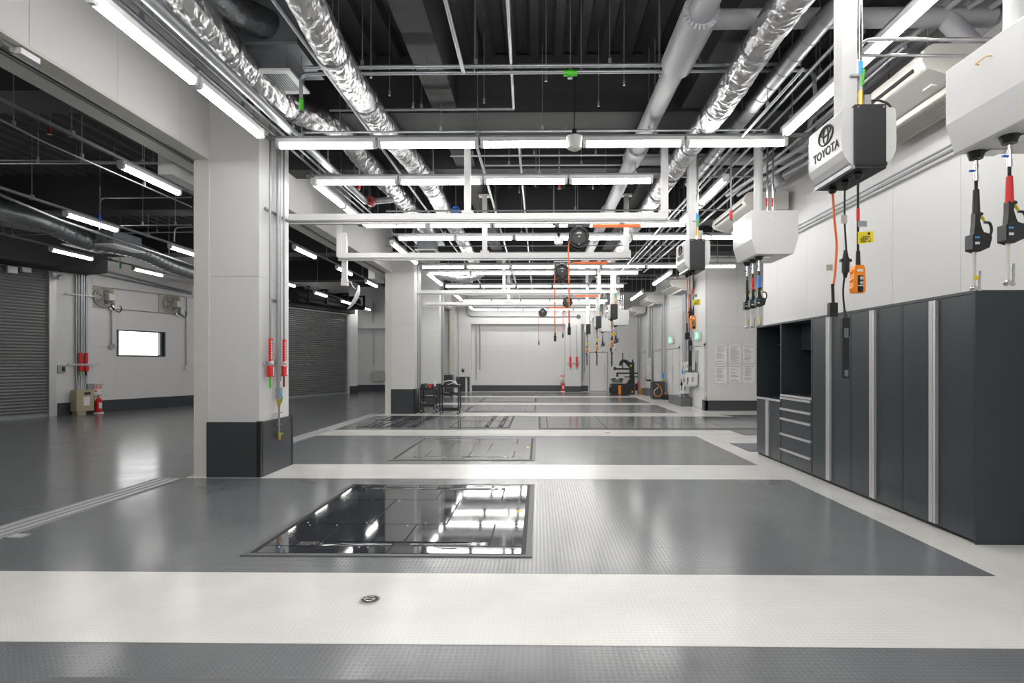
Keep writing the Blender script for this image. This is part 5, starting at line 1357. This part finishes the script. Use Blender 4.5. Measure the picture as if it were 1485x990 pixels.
for i, (py, h) in enumerate(((524, 0.35), (536, 0.4), (548, 0.3), (556, 0.4))):
    p = at(941.5, py, X=5.12)
    t = thing('switch_box', 'far pale box on the right wall pipes, %s from the top' % ORD[i], 'box', p)
    MB().box(-0.09, -0.2, -h/2, 0.1, 0.2, h/2).build('box_case', M['white' if i % 2 else 'cream'], t, bevel=0.01)
for i, (px, py) in enumerate(((990, 539), (961, 545))):
    p = at(px, py, X=5.16)
    t = thing('air_tap', 'small air tap with blue band on the far right wall, %s one' % ('nearer' if i == 0 else 'farther'), 'tap', p)
    MB().cyl((0, 0, -0.1), (0, 0, 0.12), 0.035, 10).build('blue_band', M['light_blue'], t)
    MB().cyl((0, 0, -0.2), (0, 0, -0.1), 0.03, 10).build('brass_end', M['brass'], t)
    MB().cyl((0, 0, -1.0), (0, 0, -0.2), 0.012, 6).build('lower_pipe', M['galv'], t)
# posters: six framed sheets
PW, PH = 0, 0
xs = [(1036.3, 1054.6), (1056.2, 1074.8), (1076.6, 1095.3)]; zsr = [(498.5, 526.6), (528.3, 556)]
for r_ in range(2):
    for c_ in range(3):
        a = at(xs[c_][0], zsr[r_][0], Y=17.39); b = at(xs[c_][1], zsr[r_][1], Y=17.39)
        cx, cz = (a.x+b.x)/2, (a.z+b.z)/2; w, h = (b.x-a.x)/2, (a.z-b.z)/2
        t = thing('notice_sheet', 'white printed notice, %s in the %s row on the poster wall' % (('left', 'middle', 'right')[c_], ('upper', 'lower')[r_]), 'poster', (cx, 17.385, cz), 0, 'six printed notices on the poster wall')
        MB().box(-w, -0.006, -h, w, 0.01, h).build('clear_cover', M['gloss_white'], t)
        MB().box(-w+0.02, -0.008, -h+0.02, w-0.02, -0.006, h-0.02).build('paper_sheet', M['paper'], t)
        rnd = random.Random(r_*3+c_+11)
        k = MB(); dark = MB(); rd = MB()
        for q in range(6): dark.box(-w*0.65+q*w*0.24, -0.0095, h*0.74, -w*0.65+q*w*0.24+w*0.10, -0.008, h*0.82)
        z = h*0.62
        while z > -h*0.85:
            if rnd.random() < 0.82:
                x = -w*0.75 + rnd.choice((0, 0.06, 0.12))*w; xe = x + w*rnd.uniform(0.6, 1.45)
                xe = min(xe, w*0.8)
                (k if rnd.random() < 0.88 else rd).box(x, -0.0095, z-0.005, xe, -0.008, z+0.005)
            z -= 0.026
        k.build('text_line', M['grey_ink'], t)['kind'] = 'stuff'
        dark.build('heading_character', M['ink'], t)['kind'] = 'stuff'
        if rd.v: rd.build('red_text_line', M['red_ink'], t)['kind'] = 'stuff'
        s = MB()
        for sx in (-1, 1):
            for sz in (-1, 1): s.cyl((sx*(w-0.03), -0.012, sz*(h-0.03)), (sx*(w-0.03), -0.006, sz*(h-0.03)), 0.008, 8)
        s.build('corner_stud', M['galv'], t)
p = at(1036.5, 571, Y=17.39)
t = thing('wall_switch', 'small cream switch plate low on the poster wall', 'switch', p)
MB().box(-0.05, -0.012, -0.07, 0.05, 0.01, 0.07).build('switch_plate', M['cream'], t); MB().box(-0.02, -0.018, -0.04, 0.02, -0.012, 0.04).build('rocker', M['white'], t)
p = at(1023, 571, X=5.29)
t = thing('wall_switch', 'small switch plate between the windowed door and the corner', 'switch', p)
MB().box(-0.012, -0.06, -0.07, 0.01, 0.06, 0.07).build('switch_plate', M['cream'], t)
# back wall bits
p = at(671.5, 537, Y=YB-0.01)
t = thing('wall_socket', 'small dark socket on the back wall above the dark cladding', 'socket', p)
MB().box(-0.07, -0.03, -0.09, 0.07, 0.0, 0.09).build('socket_plate', M['black'], t)
MB().box(0.0, -0.034, 0.02, 0.04, -0.03, 0.06).build('socket_face', M['paper'], t)
pipe('conduit', 'long bent conduit across the top of the back wall', [at(677, 405, Y=YB-0.05), at(677, 455, Y=YB-0.05), at(683, 459, Y=YB-0.05), at(840, 459, Y=YB-0.05)], 0.04, r_b=0.2)
pipe('conduit', 'conduit drop with small box on the recessed back wall', [at(696, 465, Y=YB+0.35), at(696, 536, Y=YB+0.45)], 0.025)
pipe('conduit', 'thin conduit drop left of the boxed one on the back wall', [at(690.5, 470, Y=YB+0.45), at(690.5, 551, Y=YB+0.45)], 0.02)
pipe('conduit', 'thin conduit down the left pilaster of the back wall', [at(664.5, 440, Y=YB-0.04), at(664.5, 548, Y=YB-0.04)], 0.02)
pipe('conduit', 'conduit between the far pilaster and the far door', [at(845, 465, Y=YB+0.4), at(845, 552, Y=YB+0.4)], 0.02)
pipe('conduit', 'second conduit between the far pilaster and the far door', [at(842.5+5, 455, Y=YB+0.4), at(847.5, 540, Y=YB+0.4)], 0.02)
p = at(839, 459, Y=YB-0.08)
t = thing('junction_box', 'round grey junction box at the right end of the back wall conduit', 'box', p)
MB().ball((0, 0, 0), 0.11).build('box_lid', M['galv_dark'], t)
p = at(676, 566, Y=YB-0.3)
t = thing('bollard', 'slim silver stand in front of the dark cladding at the back', 'stand', (p.x, YB-0.3, 0))
MB().cyl((0, 0, 0), (0, 0, 0.62), 0.06, 12).cyl((0, 0, 0.62), (0, 0, 0.75), 0.04, 12).build('stand_tube', M['alu'], t)
# tool chest behind the carts
t = thing('tool_chest', 'dark tool chest with top handle, behind the black carts', 'tool chest', (at(647, 526, Y=24).x, 24, 0))
MB().box(-0.31, -0.25, 0.06, 0.31, 0.25, 0.98).build('chest_body', M['clad'], t, bevel=0.01)
MB().box(-0.29, -0.262, 0.08, 0.29, -0.25, 0.94).build('chest_front', M['clad'], t)
MB().tube(bend([(-0.2, 0, 0.98), (-0.2, 0, 1.03), (0.2, 0, 1.03), (0.2, 0, 0.98)], 0.03), 0.012, 6).build('top_handle', M['galv'], t)
for x in (-0.25, 0.25):
    for y in (-0.2, 0.2): MB().cyl((x-0.02, y, 0.03), (x+0.02, y, 0.03), 0.03, 10).build('caster', M['rubber'], t)

# ================================================================ CARTS
def caster(t, x, y, r=0.045):
    w = MB().cyl((x-0.015, y, r), (x+0.015, y, r), r, 14).build('caster', M['rubber'], t)
    MB().box(x-0.022, y-0.02, r, x+0.022, y+0.02, r*2+0.02).build('caster_fork', M['alu'], w)
def cart(loc, w, d, h, shelves, label):
    t = thing('tool_cart', label, 'cart', loc)
    for x in (-w/2, w/2):
        for y in (-d/2, d/2):
            caster(t, x*0.94, y*0.94)
            MB().box(x-0.018, y-0.018, 0.10, x+0.018, y+0.018, h).build('cart_post', M['satin_black'], t)
    for z in shelves:
        MB().box(-w/2, -d/2, z, w/2, d/2, z+0.015).box(-w/2, -d/2-0.01, z, w/2, -d/2, z+0.065).box(-w/2, d/2, z, w/2, d/2+0.01, z+0.065).box(-w/2-0.01, -d/2, z, -w/2, d/2, z+0.065).box(w/2, -d/2, z, w/2+0.01, d/2, z+0.065).build('cart_tray', M['satin_black'], t)
    return t
cx2 = at(653, 526, Y=16.15).x
cart((cx2, 16.15, 0), 0.54, 0.42, 0.86, (0.11, 0.58, 0.80), 'black three tray cart with cream cable coil on top')
cx1 = at(622, 526, Y=16.45).x
c1 = cart((cx1, 16.45, 0), 0.40, 0.42, 0.80, (0.20, 0.46, 0.70), 'narrower black cart with arched sides, left of the other cart')
for y in (-0.21, 0.21):
    MB().tube(curve_pts([(-0.20, y, 0.78), (-0.17, y, 0.86), (-0.10, y, 0.86), (-0.06, y, 0.76)], 5), 0.014, 8).build('arched_handle', M['satin_black'], c1)
t = thing('cable_coil', 'loop of cream cable standing on the right hand cart', 'cable', (cx2, 16.15, 0.83))
MB().torus((-0.02, 0, 0.06), (0.0, 1, 0.05), 0.0, 0.0, 4, 3) if False else None
MB().tube([(0.21*cos(a)-0.02, 0.10*sin(a*2)*0.5, 0.05+0.10*sin(a)) for a in [k*2*pi/28 for k in range(29)]], 0.014, 8).tube(curve_pts([(-0.15, -0.05, 0.0), (0.0, -0.08, 0.05), (0.12, -0.05, 0.10), (0.2, -0.05, 0.04), (0.3, -0.05, 0.03)], 6), 0.011, 8).build('cable_loop', M['cream'], t)
t = thing('white_bottle', 'white container on the right edge of the right hand cart', 'container', (cx2+0.20, 16.05, 0.60))
MB().box(-0.07, -0.06, 0, 0.07, 0.06, 0.19).build('container_body', M['paper'], t, bevel=0.01)
t = thing('folded_cloth', 'white folded cloth on the middle tray of the right hand cart', 'cloth', (cx2-0.12, 16.12, 0.60))
MB().ball((0, 0, 0.02), 0.12, 1, 1, 0.25, 10, 6).build('cloth_heap', M['paper'], t)
t = thing('folded_cloth', 'white and blue papers on the middle tray of the left hand cart', 'papers', (cx1, 16.4, 0.475))
MB().box(-0.17, -0.12, 0, 0.17, 0.12, 0.025).box(-0.1, -0.1, 0.025, 0.18, 0.1, 0.05).build('paper_stack', M['paper'], t)
t = thing('air_gauge', 'red and silver gauge on the top tray of the left hand cart', 'gauge', (cx1+0.06, 16.35, 0.72))
MB().cyl((0, -0.03, 0.09), (0, 0.0, 0.09), 0.05, 14).build('gauge_dial', M['red'], t)
MB().tube(curve_pts([(-0.1, 0, 0.01), (-0.12, 0, 0.1), (-0.05, 0, 0.12), (0.05, 0, 0.02), (0.12, 0, 0.06)], 5), 0.014, 6).box(-0.14, -0.05, 0, 0.14, 0.05, 0.04).build('gauge_body', M['galv'], t)
t = thing('spray_bottle', 'slim white bottle standing between the two carts', 'bottle', (at(630.5, 526, Y=16.4).x, 16.4, 0.80))
MB().cyl((0, 0, 0.0), (0, 0, 0.16), 0.03, 12, 0.02).cyl((0, 0, 0.16), (0, 0, 0.22), 0.012, 8).build('bottle_body', M['paper'], t)
MB().box(-0.06, -0.06, -0.02, 0.06, 0.06, 0.0).build('bottle_bracket', M['satin_black'], t)

# ================================================================ TYRE CHANGER, COMPRESSOR, BOX
x0 = at(905, 526, Y=26.4).x
t = thing('tyre_changer', 'black tyre changer with yellow panel near the far right corner', 'machine', (x0, 26.4, 0))
def S(px, py): p = at(px, py, Y=26.4); return (p.x-x0, p.z)
def pb(a, b, y0, y1, nm, m, bev=0.01):
    q0, q1 = S(*a), S(*b); return MB().box(q0[0], y0, q0[1], q1[0], y1, q1[1]).build(nm, M[m], t, bevel=bev)
pb((886, 572), (917, 556), -0.35, 0.45, 'machine_base', 'satin_black')
pb((883.5, 569), (887, 562), -0.1, 0.15, 'foot_pedal', 'black')
pb((895, 571), (899, 558), -0.42, -0.35, 'yellow_panel', 'orange', 0.02)
pb((914, 572), (920, 525), 0.0, 0.35, 'rear_column', 'satin_black')
pb((917.5, 535), (919, 521), 0.1, 0.25, 'column_cap', 'black')
q = S(895, 551)
MB().cyl((q[0], 0, q[1]-0.12), (q[0], 0, q[1]), 0.26, 20).cyl((q[0], 0, q[1]), (q[0], 0, q[1]+0.035), 0.36, 8).build('turntable', M['galv_dark'], t)
j = MB()
for k in range(4): j.box(q[0]+0.25*cos(k*pi/2+0.4)-0.05, 0.25*sin(k*pi/2+0.4)-0.04, q[1]+0.03, q[0]+0.25*cos(k*pi/2+0.4)+0.05, 0.25*sin(k*pi/2+0.4)+0.04, q[1]+0.09)
j.build('clamp_jaw', M['black'], t)
pb((892, 536), (916, 533.5), 0.1, 0.25, 'swing_arm', 'black', 0.005)
pb((890.5, 536.5), (893.5, 532), 0.05, 0.3, 'arm_head', 'black', 0.02)
pb((894, 542), (925, 540), -0.05, 0.1, 'lower_arm', 'satin_black', 0.005)
pb((894, 546), (896.5, 540), -0.05, 0.1, 'arm_tool', 'black', 0.005)
pb((906, 547), (925, 545.5), 0.0, 0.1, 'bead_arm', 'black', 0.005)
pb((903, 512.5), (904.3, 534), 0.1, 0.16, 'vertical_shaft', 'black', 0.004)
MB().cyl((S(903.6, 513)[0], 0.13, S(903.6, 513)[1]-0.03), (S(903.6, 513)[0], 0.13, S(903.6, 513)[1]+0.03), 0.035, 10).build('shaft_knob', M['black'], t)
h0 = S(900, 530); h1 = S(902, 524); h2 = S(908, 523.5); h3 = S(914, 527)
MB().tube(curve_pts([(h0[0], 0.13, h0[1]), (h1[0], 0.13, h1[1]), (h2[0], 0.13, h2[1]), (h3[0], 0.13, h3[1])], 5), 0.07, 8).build('curved_head', M['black'], t)
MB().prism([S(906, 525), S(917, 525), S(917, 537)], 'y', 0.05, 0.3).build('gusset_plate', M['black'], t)
MB().prism([S(909, 556), S(914, 549), S(920, 545), S(920, 558)], 'y', -0.1, 0.3).build('bead_breaker', M['satin_black'], t)
for (px, py) in ((915, 530), (915, 567)):
    c_ = S(px, py)
    yy = 0.0 if py < 540 else -0.36
    MB().prism([(c_[0]-0.05, c_[1]-0.04), (c_[0]+0.05, c_[1]-0.04), (c_[0], c_[1]+0.05)], 'y', yy-0.01, yy).build('warning_triangle', M['yellow'], t)
pb((924.3, 561), (926, 554), -0.05, 0.05, 'red_switch', 'red', 0)
pb((920, 566), (926, 556), 0.0, 0.2, 'air_unit', 'rubber', 0.01)
pb((919, 572), (921, 556), -0.12, -0.05, 'air_tank_pipe', 'steel', 0.01)
bx_ = at(928.5, 526, Y=26.4).x
t = thing('cardboard_box', 'small brown cardboard box beside the tyre changer', 'box', (bx_, 26.4, 0))
MB().box(-0.12, -0.14, 0, 0.12, 0.14, 0.29).build('box_body', M['card'], t)
MB().box(-0.12, -0.02, 0.29, 0.12, 0.02, 0.292).build('box_tape', M['beige'], t)
cx = at(954, 526, Y=22.9).x
t = thing('hose_cabinet', 'dark grey equipment cabinet with looped hoses at the right wall', 'cabinet', (cx, 22.9, 0))
MB().box(-0.26, -0.25, 0.02, 0.26, 0.25, 0.74).build('cabinet_body', M['clad'], t, bevel=0.015)
MB().tube(curve_pts([(-0.12, -0.26, 0.66), (0.05, -0.30, 0.5), (0.10, -0.31, 0.25), (0.0, -0.31, 0.15), (-0.16, -0.31, 0.16), (-0.22, -0.30, 0.28)], 6), 0.014, 8).build('orange_hose', M['orange'], t)
MB().tube(curve_pts([(-0.2, -0.30, 0.2), (-0.22, -0.31, 0.35), (-0.12, -0.31, 0.45), (-0.04, -0.28, 0.5)], 6), 0.014, 8).build('white_hose', M['paper'], t)
MB().cyl((0.12, -0.42, 0.11), (0.33, -0.42, 0.11), 0.11, 16).build('air_tank', M['black'], t)
MB().cyl((0.2, -0.42, 0.2), (0.2, -0.42, 0.3), 0.03, 10).cyl((0.29, -0.42, 0.2), (0.29, -0.42, 0.32), 0.025, 10).build('tank_fitting', M['steel'], t)
pa, pb_ = at(927, 560, Y=26.2), at(938, 546, X=5.15)
pipe('air_hose', 'thin orange air hose sagging from the wall to the tyre changer', curve_pts([at(926, 561, Y=26.2), at(932, 557.5, Y=26), at(934.5, 550, Y=25.9), at(939, 546.5, Y=25.8)], 5), 0.014, 'hose', cat='hose')
